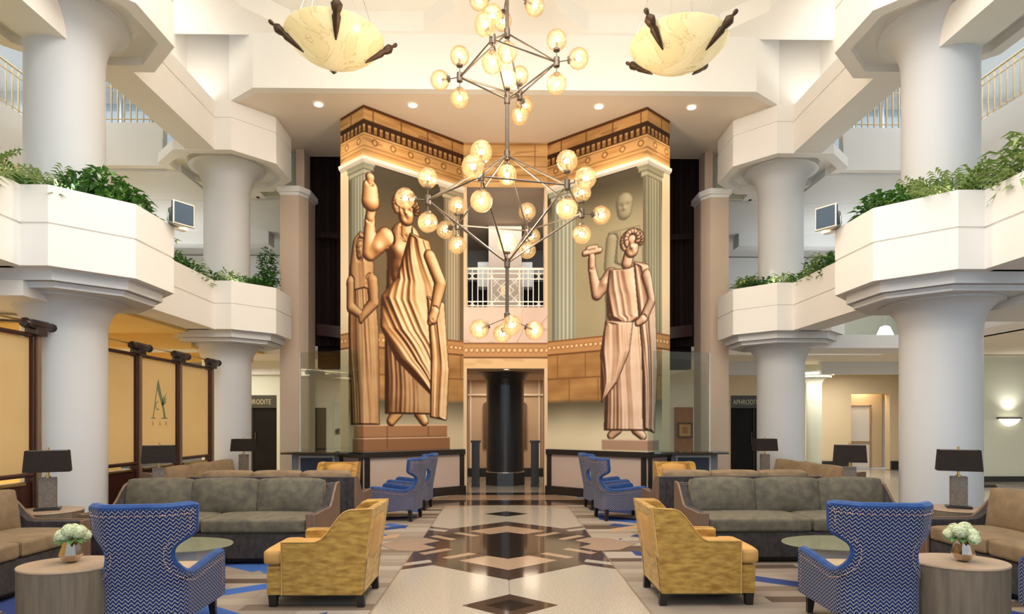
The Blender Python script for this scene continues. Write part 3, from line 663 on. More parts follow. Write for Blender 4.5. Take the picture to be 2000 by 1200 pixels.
# ------------------------------------------------------------------ mural bay
LEFTP = [(-3.25, 12.14), (-2.68, 11.61), (-.9, 13.15)]
RIGHTP = [(.9, 13.15), (2.68, 11.61), (3.25, 12.14)]
def sstep(a, b, x): t = np.clip((x-a)/(b-a), 0, 1); return t*t*(3-2*t)
def lerp(a, b, t): return a+(b-a)*t[..., None]
def C(*c): return np.array(c, float)
def wav(x, y, k, seed):
    r = np.random.RandomState(seed); v = np.zeros_like(x)
    for i in range(7):
        f = k*(1.0+.55*i); a = r.rand()*6.28; b = r.rand()*6.28
        v += np.sin(f*(x*math.cos(a)+y*math.sin(a))+b)/(1+i*.6)
    return v/3.0
class Canvas:
    # a painted wall: u runs along it, z up; col holds linear colours
    def __init__(s, path, z0, z1, du=.0125, dz=.0125):
        P = [Vector(p) for p in path]; s.us = [0.0]; pts = [P[0]]
        acc = 0
        for a, b in zip(P, P[1:]):
            L = (b-a).length; n = max(2, round(L/du))
            for k in range(1, n+1): pts.append(a.lerp(b, k/n)); s.us.append(acc+L*k/n)
            acc += L
        s.us = np.array(s.us); s.zs = np.linspace(z0, z1, max(2, round((z1-z0)/dz))+1); s.pts = pts
        s.U, s.Z = np.meshgrid(s.us, s.zs); s.col = np.zeros(s.U.shape+(3,)); s.L = acc
    def fill(s, mask, c):
        m = np.clip(mask, 0, 1)[..., None]; s.col = s.col*(1-m)+np.asarray(c)*m
    def rect(s, u0, u1, z0, z1, c, e=.012):
        m = sstep(u0-e, u0+e, s.U)*(1-sstep(u1-e, u1+e, s.U))*sstep(z0-e, z0+e, s.Z)*(1-sstep(z1-e, z1+e, s.Z)); s.fill(m, c); return m
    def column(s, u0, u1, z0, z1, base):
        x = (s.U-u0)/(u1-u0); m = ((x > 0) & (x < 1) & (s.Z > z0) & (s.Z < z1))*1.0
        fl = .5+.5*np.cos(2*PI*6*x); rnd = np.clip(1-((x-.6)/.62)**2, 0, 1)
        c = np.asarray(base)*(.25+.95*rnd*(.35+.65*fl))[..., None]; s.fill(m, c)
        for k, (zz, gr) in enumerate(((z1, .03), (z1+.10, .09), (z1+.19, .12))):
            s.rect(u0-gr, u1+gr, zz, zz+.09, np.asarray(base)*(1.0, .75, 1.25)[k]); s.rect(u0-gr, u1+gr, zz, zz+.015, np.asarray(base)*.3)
    def entablature(s, seed):
        U, Z = s.U, s.Z; oc = C(.38, .18, .05); br = C(.09, .03, .008); cr = C(.66, .39, .15)
        gr = wav(U*.7, Z*4, 5, seed); m = sstep(6.55, 6.57, Z)
        s.fill(m, lerp(oc*.9, cr, .5+.5*np.clip(gr, -1, 1)))
        s.fill(m*sstep(.35, .6, gr)*.6, br*2.0); s.fill(m*sstep(.0, 1.0, wav(U*.9, Z*1.5, 2.2, seed+20))*.35, br*1.6)
        s.rect(-1, 9, 7.44, 7.5, br); s.rect(-1, 9, 7.20, 7.225, br)
        for k in range(8): s.rect(.35+k*.62, .375+k*.62, 7.22, 7.44, br*1.4)
        s.rect(-1, 9, 6.98, 7.24, br*.45)
        d = (np.abs(((U+.03) % .125)-.0625) < .036)*1.0
        rr = sstep(7.0, 7.02, Z)*(1-sstep(7.13, 7.15, Z)); s.fill(d*rr, oc*.75); s.fill(d*rr*sstep(7.08, 7.13, Z), cr*.75)
        s.rect(-1, 9, 6.955, 6.985, cr*.9); s.rect(-1, 9, 6.94, 6.955, br)
        for k in range(9):
            q = np.hypot(U-(.22+k*.40), Z-6.85); s.fill((np.abs(q-.055) < .014)*.8, br*1.5); s.fill((q < .025)*.7, cr)
        s.rect(-1, 9, 6.735, 6.75, br*1.4); s.rect(-1, 9, 6.66, 6.672, br*1.6); s.rect(-1, 9, 6.55, 6.60, cr)
    def ledge(s, z0, z1):
        U, Z = s.U, s.Z; oc = C(.50, .26, .10); br = C(.14, .055, .02)
        s.rect(-1, 9, z0, z1, oc); s.rect(-1, 9, z0-.015, z0+.02, br); s.rect(-1, 9, z1-.03, z1, br*1.5)
        q = np.hypot((U % .115)-.0575, (Z-(z0+z1)/2)); s.fill((q < .05)*1.0, br*1.4); s.fill((q < .037)*1.0, C(.80, .50, .25))
    def figure(s, caps, folds, bumps, ramp, outline=(.055, .022, .01), fade=1.0):
        U, Z = s.U, s.Z; H = np.zeros_like(U); M = np.zeros_like(U)
        for poly, nf, amp, slant, R, seed in folds:     # cloth: closed polygon, domed, with running folds
            ins = np.zeros(U.shape, bool); n = len(poly); xl = np.full(U.shape, 1e9); xr = np.full(U.shape, -1e9)
            for i in range(n):
                (x1, y1), (x2, y2) = poly[i], poly[(i+1) % n]
                if abs(y1-y2) < 1e-9: continue
                cnd = ((y1 > Z) != (y2 > Z)); xx = (x2-x1)*(Z-y1)/(y2-y1)+x1
                ins ^= cnd & (U < xx); xl = np.where(cnd, np.minimum(xl, xx), xl); xr = np.where(cnd, np.maximum(xr, xx), xr)
            wd = np.clip(xr-xl, .02, 9); t_ = np.clip((U-xl)/wd, 0, 1)
            ph = (t_+slant*(Z-poly[0][1]))*nf*PI+.9*np.sin(Z*1.7+seed)+.32*np.sin(Z*3.3+t_*4+seed*2)+.10*np.sin(Z*7+t_*6)
            md = .25+.75*sstep(-.5, .6, np.sin(Z*1.9+t_*6+seed*1.7)); h = .06+R*np.sqrt(np.clip(1-(2*t_-1)**2, 0, 1))+md*amp*.45*(1-np.abs(np.sin(ph)))+amp*.32*np.sin(ph*.53+2*t_+1)
            H = np.where(ins, h, H); M = np.maximum(M, ins*1.0)
        for ch in caps:
            hh = np.zeros_like(U)
            for (x1, y1, r1), (x2, y2, r2) in zip(ch, ch[1:]):
                dx, dy = x2-x1, y2-y1; t = np.clip(((U-x1)*dx+(Z-y1)*dy)/(dx*dx+dy*dy+1e-9), 0, 1)
                d = np.hypot(U-x1-dx*t, Z-y1-dy*t); r = r1+(r2-r1)*t
                hh = np.maximum(hh, np.sqrt(np.clip(r*r-d*d, 0, None)))
            H = np.where(hh > 0, hh+.08, H); M = np.maximum(M, (hh > 0)*1.0)
        for bx, bz, br, bh in bumps: H = H+bh*np.exp(-(((U-bx)**2+(Z-bz)**2)/(br*br)))*(H > .1)
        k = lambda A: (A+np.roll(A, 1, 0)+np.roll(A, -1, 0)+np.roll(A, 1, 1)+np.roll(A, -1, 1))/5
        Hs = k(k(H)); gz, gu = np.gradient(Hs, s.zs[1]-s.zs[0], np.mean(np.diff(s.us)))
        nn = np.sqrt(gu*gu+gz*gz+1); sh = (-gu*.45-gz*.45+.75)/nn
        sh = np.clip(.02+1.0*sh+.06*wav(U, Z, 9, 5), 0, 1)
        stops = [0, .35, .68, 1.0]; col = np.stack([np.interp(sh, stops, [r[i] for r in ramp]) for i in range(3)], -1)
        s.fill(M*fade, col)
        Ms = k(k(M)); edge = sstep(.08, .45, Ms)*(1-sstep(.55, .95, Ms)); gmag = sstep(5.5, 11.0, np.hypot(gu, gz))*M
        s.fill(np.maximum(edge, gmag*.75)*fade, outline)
    def build(s, name, m, parent):
        nu, nz = len(s.us), len(s.zs)
        xy = np.array([(p.x, p.y) for p in s.pts]); V = np.zeros((nz, nu, 3)); V[..., :2] = xy[None]; V[..., 2] = s.zs[:, None]
        I = np.arange(nz*nu).reshape(nz, nu); F = np.stack([I[:-1, :-1], I[:-1, 1:], I[1:, 1:], I[1:, :-1]], -1).reshape(-1, 4)
        me = bpy.data.meshes.new(name); me.vertices.add(nz*nu); me.vertices.foreach_set('co', V.ravel())
        me.loops.add(F.size); me.loops.foreach_set('vertex_index', F.ravel().astype(np.int32))
        me.polygons.add(len(F)); me.polygons.foreach_set('loop_start', np.arange(0, F.size, 4, dtype=np.int32))
        me.update(calc_edges=True); me.validate()
        a = me.color_attributes.new('paint', 'FLOAT_COLOR', 'POINT'); cc = np.ones((nz*nu, 4)); cc[:, :3] = np.clip(s.col, 0, 1).reshape(-1, 3); a.data.foreach_set('color', cc.ravel())
        o = bpy.data.objects.new(name, me); COL.objects.link(o); me.materials.append(m); o.parent = parent; return o
mural_mat = bpy.data.materials.new('mural_paint'); mural_mat.use_nodes = True
N = mural_mat.node_tree.nodes; L = mural_mat.node_tree.links; p = N['Principled BSDF']; p.inputs['Roughness'].default_value = .6; p.inputs['Specular IOR Level'].default_value = .2
at = N.new('ShaderNodeAttribute'); at.attribute_name = 'paint'; L.new(at.outputs['Color'], p.inputs['Base Color'])

OCH = [(.05, .016, .005), (.26, .105, .035), (.60, .33, .13), (.95, .74, .46)]
PNK = [(.06, .027, .016), (.27, .14, .085), (.55, .35, .23), (.86, .68, .52)]
STN = [(.09, .078, .048), (.19, .165, .10), (.30, .26, .17), (.42, .37, .25)]
mural = thing('mural', 'tall painted classical mural of statues, columns and cornice wrapping the central bay', 'mural', (0, 0, 0))
def shift(path, d):
    n = []
    P = [Vector(p) for p in path]
    for i in range(len(P)):
        d0 = (P[i]-P[max(i-1, 0)]) if i > 0 else (P[1]-P[0]); d1 = (P[min(i+1, len(P)-1)]-P[i]) if i < len(P)-1 else d0
        n0 = Vector((d0.y, -d0.x)).normalized(); n1 = Vector((d1.y, -d1.x)).normalized(); mt = (n0+n1).normalized()
        n.append(tuple(P[i]+mt*(d/max(.4, mt.dot(n0)))))
    return n
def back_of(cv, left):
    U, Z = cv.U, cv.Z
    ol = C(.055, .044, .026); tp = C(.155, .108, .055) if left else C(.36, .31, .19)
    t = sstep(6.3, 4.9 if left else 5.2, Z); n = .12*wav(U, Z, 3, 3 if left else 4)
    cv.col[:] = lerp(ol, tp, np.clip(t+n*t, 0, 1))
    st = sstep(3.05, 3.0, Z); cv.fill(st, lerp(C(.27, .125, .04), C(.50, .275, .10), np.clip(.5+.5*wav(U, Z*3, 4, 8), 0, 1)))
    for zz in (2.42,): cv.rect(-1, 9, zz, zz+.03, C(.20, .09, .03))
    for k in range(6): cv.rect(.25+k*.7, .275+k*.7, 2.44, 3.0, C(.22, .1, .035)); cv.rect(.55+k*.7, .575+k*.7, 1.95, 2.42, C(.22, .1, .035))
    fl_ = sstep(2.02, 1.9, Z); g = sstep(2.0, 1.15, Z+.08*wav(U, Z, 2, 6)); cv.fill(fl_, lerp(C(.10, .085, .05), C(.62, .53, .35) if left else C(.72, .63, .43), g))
E1 = .778
# --- wing beside the yellow screens
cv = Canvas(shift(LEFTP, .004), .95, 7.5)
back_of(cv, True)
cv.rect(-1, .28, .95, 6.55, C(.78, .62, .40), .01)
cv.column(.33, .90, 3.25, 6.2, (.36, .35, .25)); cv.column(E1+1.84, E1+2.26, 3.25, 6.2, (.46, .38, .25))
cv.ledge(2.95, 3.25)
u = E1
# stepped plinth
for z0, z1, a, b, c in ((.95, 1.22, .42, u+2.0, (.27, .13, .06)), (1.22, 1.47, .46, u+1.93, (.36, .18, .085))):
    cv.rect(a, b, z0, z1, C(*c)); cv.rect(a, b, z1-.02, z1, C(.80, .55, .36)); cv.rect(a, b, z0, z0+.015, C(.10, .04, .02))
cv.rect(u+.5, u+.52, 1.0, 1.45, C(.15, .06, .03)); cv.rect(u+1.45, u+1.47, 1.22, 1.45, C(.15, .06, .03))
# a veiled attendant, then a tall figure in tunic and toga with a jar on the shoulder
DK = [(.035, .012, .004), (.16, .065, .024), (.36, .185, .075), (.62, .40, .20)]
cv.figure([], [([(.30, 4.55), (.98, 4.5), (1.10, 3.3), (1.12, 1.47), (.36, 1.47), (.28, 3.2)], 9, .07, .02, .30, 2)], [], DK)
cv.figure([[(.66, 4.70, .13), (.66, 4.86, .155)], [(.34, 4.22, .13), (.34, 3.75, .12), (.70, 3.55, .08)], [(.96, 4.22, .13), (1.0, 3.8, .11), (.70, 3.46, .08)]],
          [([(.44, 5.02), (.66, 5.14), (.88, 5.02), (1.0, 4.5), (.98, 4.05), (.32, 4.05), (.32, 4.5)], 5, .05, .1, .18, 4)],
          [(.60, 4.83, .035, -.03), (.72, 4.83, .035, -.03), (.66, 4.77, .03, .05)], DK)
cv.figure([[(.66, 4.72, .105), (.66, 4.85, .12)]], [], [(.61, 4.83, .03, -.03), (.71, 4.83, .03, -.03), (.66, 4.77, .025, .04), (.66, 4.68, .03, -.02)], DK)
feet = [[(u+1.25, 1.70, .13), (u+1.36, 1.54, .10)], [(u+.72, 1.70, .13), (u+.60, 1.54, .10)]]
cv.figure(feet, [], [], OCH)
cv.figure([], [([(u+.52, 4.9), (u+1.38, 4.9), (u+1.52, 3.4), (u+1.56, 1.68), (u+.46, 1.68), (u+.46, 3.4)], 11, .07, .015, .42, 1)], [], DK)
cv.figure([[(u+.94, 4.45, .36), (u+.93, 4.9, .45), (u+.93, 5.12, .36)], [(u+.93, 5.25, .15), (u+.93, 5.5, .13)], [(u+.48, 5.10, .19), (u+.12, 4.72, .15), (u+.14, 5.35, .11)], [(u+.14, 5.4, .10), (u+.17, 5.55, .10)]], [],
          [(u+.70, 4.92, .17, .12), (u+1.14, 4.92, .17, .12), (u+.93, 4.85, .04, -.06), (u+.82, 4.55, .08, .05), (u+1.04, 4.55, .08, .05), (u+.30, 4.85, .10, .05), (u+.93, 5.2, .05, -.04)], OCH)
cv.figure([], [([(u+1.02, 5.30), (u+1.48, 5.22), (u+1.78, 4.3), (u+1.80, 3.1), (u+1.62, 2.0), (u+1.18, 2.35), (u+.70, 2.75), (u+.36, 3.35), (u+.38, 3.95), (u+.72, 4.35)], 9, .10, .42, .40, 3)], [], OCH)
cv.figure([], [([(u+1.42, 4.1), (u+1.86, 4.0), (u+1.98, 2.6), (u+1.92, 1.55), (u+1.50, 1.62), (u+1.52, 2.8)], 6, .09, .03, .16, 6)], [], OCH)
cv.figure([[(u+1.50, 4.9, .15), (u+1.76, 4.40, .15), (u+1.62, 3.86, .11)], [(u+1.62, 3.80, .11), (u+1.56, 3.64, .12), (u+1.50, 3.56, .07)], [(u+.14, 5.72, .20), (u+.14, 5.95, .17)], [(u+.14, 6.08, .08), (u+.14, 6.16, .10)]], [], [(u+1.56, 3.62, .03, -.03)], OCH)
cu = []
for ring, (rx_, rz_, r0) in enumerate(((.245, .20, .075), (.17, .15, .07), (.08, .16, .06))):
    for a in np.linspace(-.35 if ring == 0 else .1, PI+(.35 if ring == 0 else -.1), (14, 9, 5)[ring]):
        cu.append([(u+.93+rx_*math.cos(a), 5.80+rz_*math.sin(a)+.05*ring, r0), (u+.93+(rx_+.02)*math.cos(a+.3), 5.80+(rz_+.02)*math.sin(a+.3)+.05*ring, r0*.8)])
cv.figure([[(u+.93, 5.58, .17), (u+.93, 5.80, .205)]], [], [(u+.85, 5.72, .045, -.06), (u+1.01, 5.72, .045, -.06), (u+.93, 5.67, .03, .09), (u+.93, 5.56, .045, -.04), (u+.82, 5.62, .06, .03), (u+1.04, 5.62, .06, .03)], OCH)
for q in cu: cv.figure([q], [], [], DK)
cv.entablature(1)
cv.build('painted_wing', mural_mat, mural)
# --- opposite wing
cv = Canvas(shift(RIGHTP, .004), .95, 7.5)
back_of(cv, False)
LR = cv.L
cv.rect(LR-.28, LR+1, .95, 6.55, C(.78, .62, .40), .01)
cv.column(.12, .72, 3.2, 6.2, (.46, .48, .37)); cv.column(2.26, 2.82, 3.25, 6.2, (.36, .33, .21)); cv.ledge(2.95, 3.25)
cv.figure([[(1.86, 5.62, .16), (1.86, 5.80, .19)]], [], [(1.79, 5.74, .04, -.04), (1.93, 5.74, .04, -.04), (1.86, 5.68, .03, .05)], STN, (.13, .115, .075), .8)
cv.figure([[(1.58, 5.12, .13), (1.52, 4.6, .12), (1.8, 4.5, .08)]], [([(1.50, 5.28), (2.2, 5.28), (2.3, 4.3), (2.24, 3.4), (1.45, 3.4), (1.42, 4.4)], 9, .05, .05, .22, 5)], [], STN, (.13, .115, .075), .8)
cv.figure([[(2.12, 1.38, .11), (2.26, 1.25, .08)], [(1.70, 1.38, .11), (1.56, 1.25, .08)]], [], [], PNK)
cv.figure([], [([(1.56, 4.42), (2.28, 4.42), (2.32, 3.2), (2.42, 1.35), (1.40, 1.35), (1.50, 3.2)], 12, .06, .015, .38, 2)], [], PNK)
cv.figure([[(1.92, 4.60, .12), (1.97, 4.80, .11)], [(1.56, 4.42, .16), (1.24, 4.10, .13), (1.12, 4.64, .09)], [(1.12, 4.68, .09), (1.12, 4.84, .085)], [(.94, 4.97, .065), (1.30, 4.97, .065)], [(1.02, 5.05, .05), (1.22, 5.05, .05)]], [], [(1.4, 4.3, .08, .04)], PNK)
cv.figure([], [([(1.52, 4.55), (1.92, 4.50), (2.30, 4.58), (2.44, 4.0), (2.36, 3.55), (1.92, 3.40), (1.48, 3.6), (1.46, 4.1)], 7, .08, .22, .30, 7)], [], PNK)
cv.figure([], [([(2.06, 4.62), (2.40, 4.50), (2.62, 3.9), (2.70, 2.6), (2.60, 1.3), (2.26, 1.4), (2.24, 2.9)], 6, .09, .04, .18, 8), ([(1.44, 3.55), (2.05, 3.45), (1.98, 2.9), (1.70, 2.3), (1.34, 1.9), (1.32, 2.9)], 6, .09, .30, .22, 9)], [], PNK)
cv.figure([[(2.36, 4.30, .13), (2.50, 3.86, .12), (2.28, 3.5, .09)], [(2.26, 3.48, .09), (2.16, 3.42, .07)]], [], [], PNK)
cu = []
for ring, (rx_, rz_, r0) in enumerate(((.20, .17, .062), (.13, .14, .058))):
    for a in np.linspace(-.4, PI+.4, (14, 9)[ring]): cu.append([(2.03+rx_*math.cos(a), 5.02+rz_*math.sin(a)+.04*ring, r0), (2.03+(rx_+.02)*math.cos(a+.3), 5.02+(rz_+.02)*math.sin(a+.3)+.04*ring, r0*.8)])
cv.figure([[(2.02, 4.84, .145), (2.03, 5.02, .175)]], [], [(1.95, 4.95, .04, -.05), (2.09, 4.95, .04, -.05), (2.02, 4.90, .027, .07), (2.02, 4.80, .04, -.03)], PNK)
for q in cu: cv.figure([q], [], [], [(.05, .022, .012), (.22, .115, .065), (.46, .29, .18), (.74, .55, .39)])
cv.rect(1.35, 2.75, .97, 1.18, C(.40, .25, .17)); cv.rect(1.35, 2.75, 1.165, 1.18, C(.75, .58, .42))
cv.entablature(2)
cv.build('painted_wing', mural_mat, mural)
# --- centre: entablature, parapet and jambs
F3P = [(-.9, 13.146), (.9, 13.146)]
cv = Canvas(F3P, 6.55, 7.5); gr = wav(cv.U*.5, cv.Z*5, 4, 11)
cv.col[:] = lerp(C(.40, .20, .06), C(.76, .48, .20), np.clip(.5+.6*gr, 0, 1)); cv.fill(sstep(.5, .7, gr)*.6, C(.30, .13, .04))
for zz in (6.66, 6.80, 6.98, 7.20, 7.46): cv.rect(-1, 9, zz, zz+.018, C(.22, .09, .03))
for uu in (.28, 1.52): cv.rect(uu, uu+.02, 6.98, 7.46, C(.25, .11, .035))
cv.build('painted_panel', mural_mat, mural)
cv = Canvas(F3P, 2.67, 3.985); v = wav(cv.U, cv.Z, 3, 12)
cv.col[:] = lerp(C(.60, .44, .36), C(.74, .58, .48), np.clip(.5+.5*v, 0, 1)); cv.fill((np.abs(v) < .03)*.5, C(.42, .28, .22))
cv.rect(-1, 9, 2.6, 2.92, C(.72, .48, .25)); cv.fill(sstep(.35, .6, wav(cv.U, cv.Z*4, 4, 13))*(cv.Z < 2.9)*.4, C(.5, .29, .12)); cv.ledge(2.90, 3.22)
cv.build('painted_panel', mural_mat, mural)
for a, b in ((-.9, -.83), (.83, .9)):
    for z0, z1 in ((.02, 2.67), (3.985, 6.55)):
        cv = Canvas([(a, 13.146), (b, 13.146)], z0, z1); cv.col[:] = C(.70, .52, .32); cv.build('painted_jamb', mural_mat, mural)
# the walls that carry it
m = MB()
for P in (LEFTP, RIGHTP): m.sweep(P, [(0, 0), (0, 7.5), (.14, 7.5), (.14, 0)])
m.box2((-.9, 13.15, 6.55), (.9, 13.4, 7.5)); m.box2((-.9, 13.15, 2.67), (.9, 13.5, 3.985))
for s_ in (-1, 1): m.box2((s_*.83, 13.15, 0), (s_*.95, 13.5, 7.5))
structure(m, 'wall_mural', taupe_panel)
# real ledge moulding under the entablature, and the panelled black and taupe base
for P, wh in ((LEFTP, 0), (RIGHTP, 1)):
    MB().sweep(P, [(.0, 6.43), (-.045, 6.47), (-.055, 6.53), (0, 6.55)]).build('ledge_moulding', ceil_beige, mural)
    b_ = structure(MB().sweep(P, [(0, .16), (-.015, .16), (-.015, .86), (0, .86)]), 'trim_3' if wh == 0 else 'trim_4', taupe_panel)
    MB().sweep(P, [(0, .84), (-.07, .84), (-.07, .945), (0, .945)]).build('cap_rail', black_paint, b_)
    MB().sweep(P, [(0, 0), (-.09, 0), (-.09, .17), (0, .17)]).build('skirting', black_paint, b_)
    m = MB()
    for i in range(2):
        a = Vector(P[i]); c = Vector(P[i+1]); d = (c-a).normalized(); ang = math.atan2(d.y, d.x); L_ = (c-a).length
        for t_ in (.06, L_-.06):
            q = a+d*t_; nn = Vector((d.y, -d.x))*.022; m.box((q.x+nn.x, q.y+nn.y, .5), (.11, .03, .70), ang)
    m.build('stile', black_paint, b_)

# piers and drapes beside the mural
for sx in (-1, 1):
    y0 = 13.25
    P = [(4.30, y0+.22), (4.44, y0), (4.84, y0), (4.84, y0+.7), (4.30, y0+.7)]
    P2 = [(4.25, y0+.2), (4.41, y0-.05), (4.89, y0-.05), (4.89, y0+.75), (4.25, y0+.75)]
    t = thing('pier', 'tan cornice-topped pier between drape and octagon balcony '+SIDE[sx], 'pier')
    f = lambda Q: [(sx*x, y) for x, y in (Q if sx > 0 else Q[::-1])]
    MB().prism(f(P), 0, 6.42).build('shaft', paint_pier, t)
    MB().prism(f(P2), 6.46, 6.58).prism(f(P), 6.40, 6.46, None, 1.06, (sx*4.54, 13.6)).build('cornice', paint, t)
    MB().box2((sx*4.40, 13.5, 6.58), (sx*4.58, 13.9, 7.5)).build('upper_shaft', paint_pier, t)
    MB().box2((sx*4.58, 13.85, 6.58), (sx*5.6, 13.95, 9.3)).build('side_panel', paint_green, t)
    t = thing('drape', 'dark floor-length drape in the bay beside the mural '+SIDE[sx], 'drape')
    vs = []; fs = []; n = 90
    for i in range(n+1):
        x = 3.05+1.40*i/n; y = 14.0+.05*math.sin(i*.9)+.02*math.sin(i*2.3)
        vs += [(sx*x, y, 3.25), (sx*x, y, 7.6)]
    for i in range(n): fs.append((2*i, 2*i+2, 2*i+3, 2*i+1))
    MB().add(vs, fs).build('cloth', dark_void, t, True, ang=180)
    m = MB()
    pts = [(sx*(3.1+1.15*k/12), 13.9-.25*math.sin(PI*k/12)*.5, 3.32+.16*(k/12)**1) for k in range(13)]
    for a, b in zip(pts, pts[1:]): m.add([a, b, (b[0], b[1], b[2]+.26), (a[0], a[1], a[2]+.26)], [(0, 1, 2, 3)])
    m.build('valance', dark_rail, t)
    m = MB()
    pts = [(sx*(3.1+1.15*k/12), 13.9-.25*math.sin(PI*k/12)*.5, 5.55+.14*(k/12)) for k in range(13)]
    for a, b in zip(pts, pts[1:]): m.add([a, b, (b[0], b[1], b[2]+.12), (a[0], a[1], a[2]+.12)], [(0, 1, 2, 3)])
    m.build('tie_band', dark_void, t)
    structure(MB().box2((sx*3.0, 14.15, 2.75), (sx*4.3, 14.4, 7.6)), 'wall_behind_drape', dark_void)
    structure(MB().box2((sx*2.3, 19.3, 0), (sx*6.3, 19.5, 3.2)), 'wall_corridor', ceil_beige)
    structure(MB().box2((sx*2.3, 14.4, 3.0), (sx*5.2, 19.5, 3.2)), 'ceiling', ceil_beige)
    structure(MB().box2((sx*2.25, 13.6, 0), (sx*2.4, 19.5, 3.2)), 'wall_passage', paint_green)
structure(MB().box2((-6.12, 19.24, 0), (-5.58, 19.3, 1.98)), 'door_10', door_grey)
nc = structure(MB().box2((-5.34, 19.24, 0), (-5.02, 19.3, 2.15)), 'trim_5', paint_green)
t = thing('wall_phone', 'small black wall phone in the passage behind the glass screen', 'phone', (-5.18, 19.22, 1.25))
MB().box((0, 0, 0), (.07, .05, .17)).build('body', black_paint, t); MB().box((-.07, 0, -.02), (.04, .05, .15)).build('handset', black_paint, t)
structure(MB().box2((5.35, 19.22, 0), (5.92, 19.3, 2.0)), 'trim_6', orange_wood)
t = thing('picture_frame', 'framed square print on the orange wood panel behind the glass', 'picture', (5.66, 19.2, 1.28))
m = MB()
for a, b in (((-.23, 0, -.23), (.23, 0, -.19)), ((-.23, 0, .19), (.23, 0, .23)), ((-.23, 0, -.19), (-.19, 0, .19)), ((.19, 0, -.19), (.23, 0, .19))): m.box2((a[0], -.03, a[2]), (b[0], .02, b[2]))
m.build('frame', bronze_dark, t); MB().box((0, 0, 0), (.39, .02, .39)).build('mat_board', gold_seat, t); MB().box((0, -.012, 0), (.16, .01, .2)).build('print', orange_wood, t)

# reception counters with glass screens
for sx in (-1, 1):
    t = thing('counter', 'glass-topped reception counter with slate blue front '+SIDE[sx], 'counter')
    P = [(-4.28, 11.72), (-2.76, 11.50), (-3.25, 12.08), (-4.28, 12.28)]
    P = [(-x*sx, y) for x, y in P]; P = P if sx < 0 else P[::-1]
    MB().prism(P, .925, .952).build('top', glass_table, t); MB().prism(P, .905, .925).build('top_bed', black_paint, t)
    MB().box2((sx*3.1, 12.12, 0), (sx*4.2, 12.3, .905)).build('front_wall', grey_wall, t)
    MB().box2((sx*3.40, 12.09, .12), (sx*4.02, 12.12, .82)).build('front_panel', blue_panel, t)
    MB().box2((sx*3.36, 12.10, .08), (sx*4.06, 12.118, .86)).build('panel_frame', white_base, t)
    g_ = thing('glass_screen', 'tall clear glass screen standing on the reception counter '+SIDE[sx], 'glass screen')
    a = Vector((sx*3.98, 11.95)); b = Vector((sx*2.78, 11.56)); d = (b-a).normalized(); nn = Vector((-d.y, d.x))*.006
    Q = [tuple(a-nn), tuple(b-nn), tuple(b+nn), tuple(a+nn)]
    MB().prism(Q if sx < 0 else Q[::-1], .953, 2.87).build('pane', glass_clear, g_)
    MB().box((a.x, a.y, 1.91), (.025, .03, 1.92)).build('edge_post', steel, g_)
# room behind the doorway
structure(MB().box2((-2.25, 17.5, 0), (2.25, 17.7, 3.2)), 'wall_foyer', mat('foyer_paint', (.62, .48, .35), .55, var=(.58, .44, .31), vscale=1))
structure(MB().box2((-2.25, 13.5, 2.72), (2.25, 17.5, 2.85)), 'ceiling', paint_pier)
for sx in (-1, 1):
    structure(MB().box2((sx*1.35, 13.6, 0), (sx*1.5, 17.5, 2.72)), 'wall_foyer_left' if sx < 0 else 'wall_foyer_right', bpy.data.materials['foyer_paint'])
    structure(MB().box2((sx*.95, 17.44, .2), (sx*1.0, 17.5, 2.72)), 'trim_7' if sx < 0 else 'trim_8', ceil_beige)
structure(MB().box2((-1.35, 17.42, 0), (1.35, 17.5, .22)), 'baseboard_foyer', black_stone)
structure(MB().box2((-1.35, 17.40, 2.28), (1.35, 17.5, 2.33)), 'trim_9', ceil_beige)
light('AREA', 'foyer_light', (0, 16.3, 2.68), 34, WARM, 1.8, size_y=1.2)
t = thing('wall_mirror', 'black arched panel on the foyer wall behind the dark column', 'mirror', (0, 17.45, 0))
m = MB(); arc = [(.62*math.cos(a), 2.02+.16*math.sin(a)) for a in np.linspace(0, PI, 13)]
Q = [(-.62, .78), (.62, .78)]+arc
m.add([(x, 0, z) for x, z in Q]+[(x, .05, z) for x, z in Q], [tuple(range(len(Q)))]+[(i, len(Q)+i, len(Q)+(i+1) % len(Q), (i+1) % len(Q)) for i in range(len(Q))])
m.build('frame', wood_trim, t); MB().box2((-.52, -.03, .82), (.52, -.002, 2.1)).build('panel', black_paint, t)
t = thing('column', 'polished black granite column standing in the doorway under the mural', 'column', (0, 15.1, 0))
MB().lathe([(.46, .28), (.46, 2.40), (.48, 2.52), (.56, 2.64), (.64, 2.71)], 40, cap=False).build('shaft', black_stone, t, True)
MB().prism(ngon(0, 0, .47), 0, .30).build('base_block', black_stone, t)
MB().lathe([(.462, .30), (.475, .305), (.475, .325), (.462, .33)], 40, cap=False).build('steel_ring', steel, t)
po = thing('post', 'short black square post beside the granite column, toward the yellow screens', 'post', (-.70, 14.55, 0), 0, 'posts flanking the granite column')
MB().box((0, 0, .53), (.18, .18, 1.04)).build('shaft', black_paint, po); MB().box((0, 0, 1.065), (.23, .23, .05)).build('cap', black_paint, po); MB().box((0, 0, .02), (.2, .2, .04)).build('foot', black_paint, po)
dup(po, (.70, 14.55, 0), 0, 'short black square post beside the granite column, toward the sconce wall')
t = thing('downlight', 'small round downlight in the lintel over the foyer doorway', 'downlight', (.02, 13.33, 2.67))
MB().lathe([(.05, -.004), (.075, -.012), (.075, 0)], 20, cap=False).build('trim_ring', white_base, t); MB().lathe([(.001, -.006), (.052, -.006)], 20, cap=False).build('lens', down_white, t)
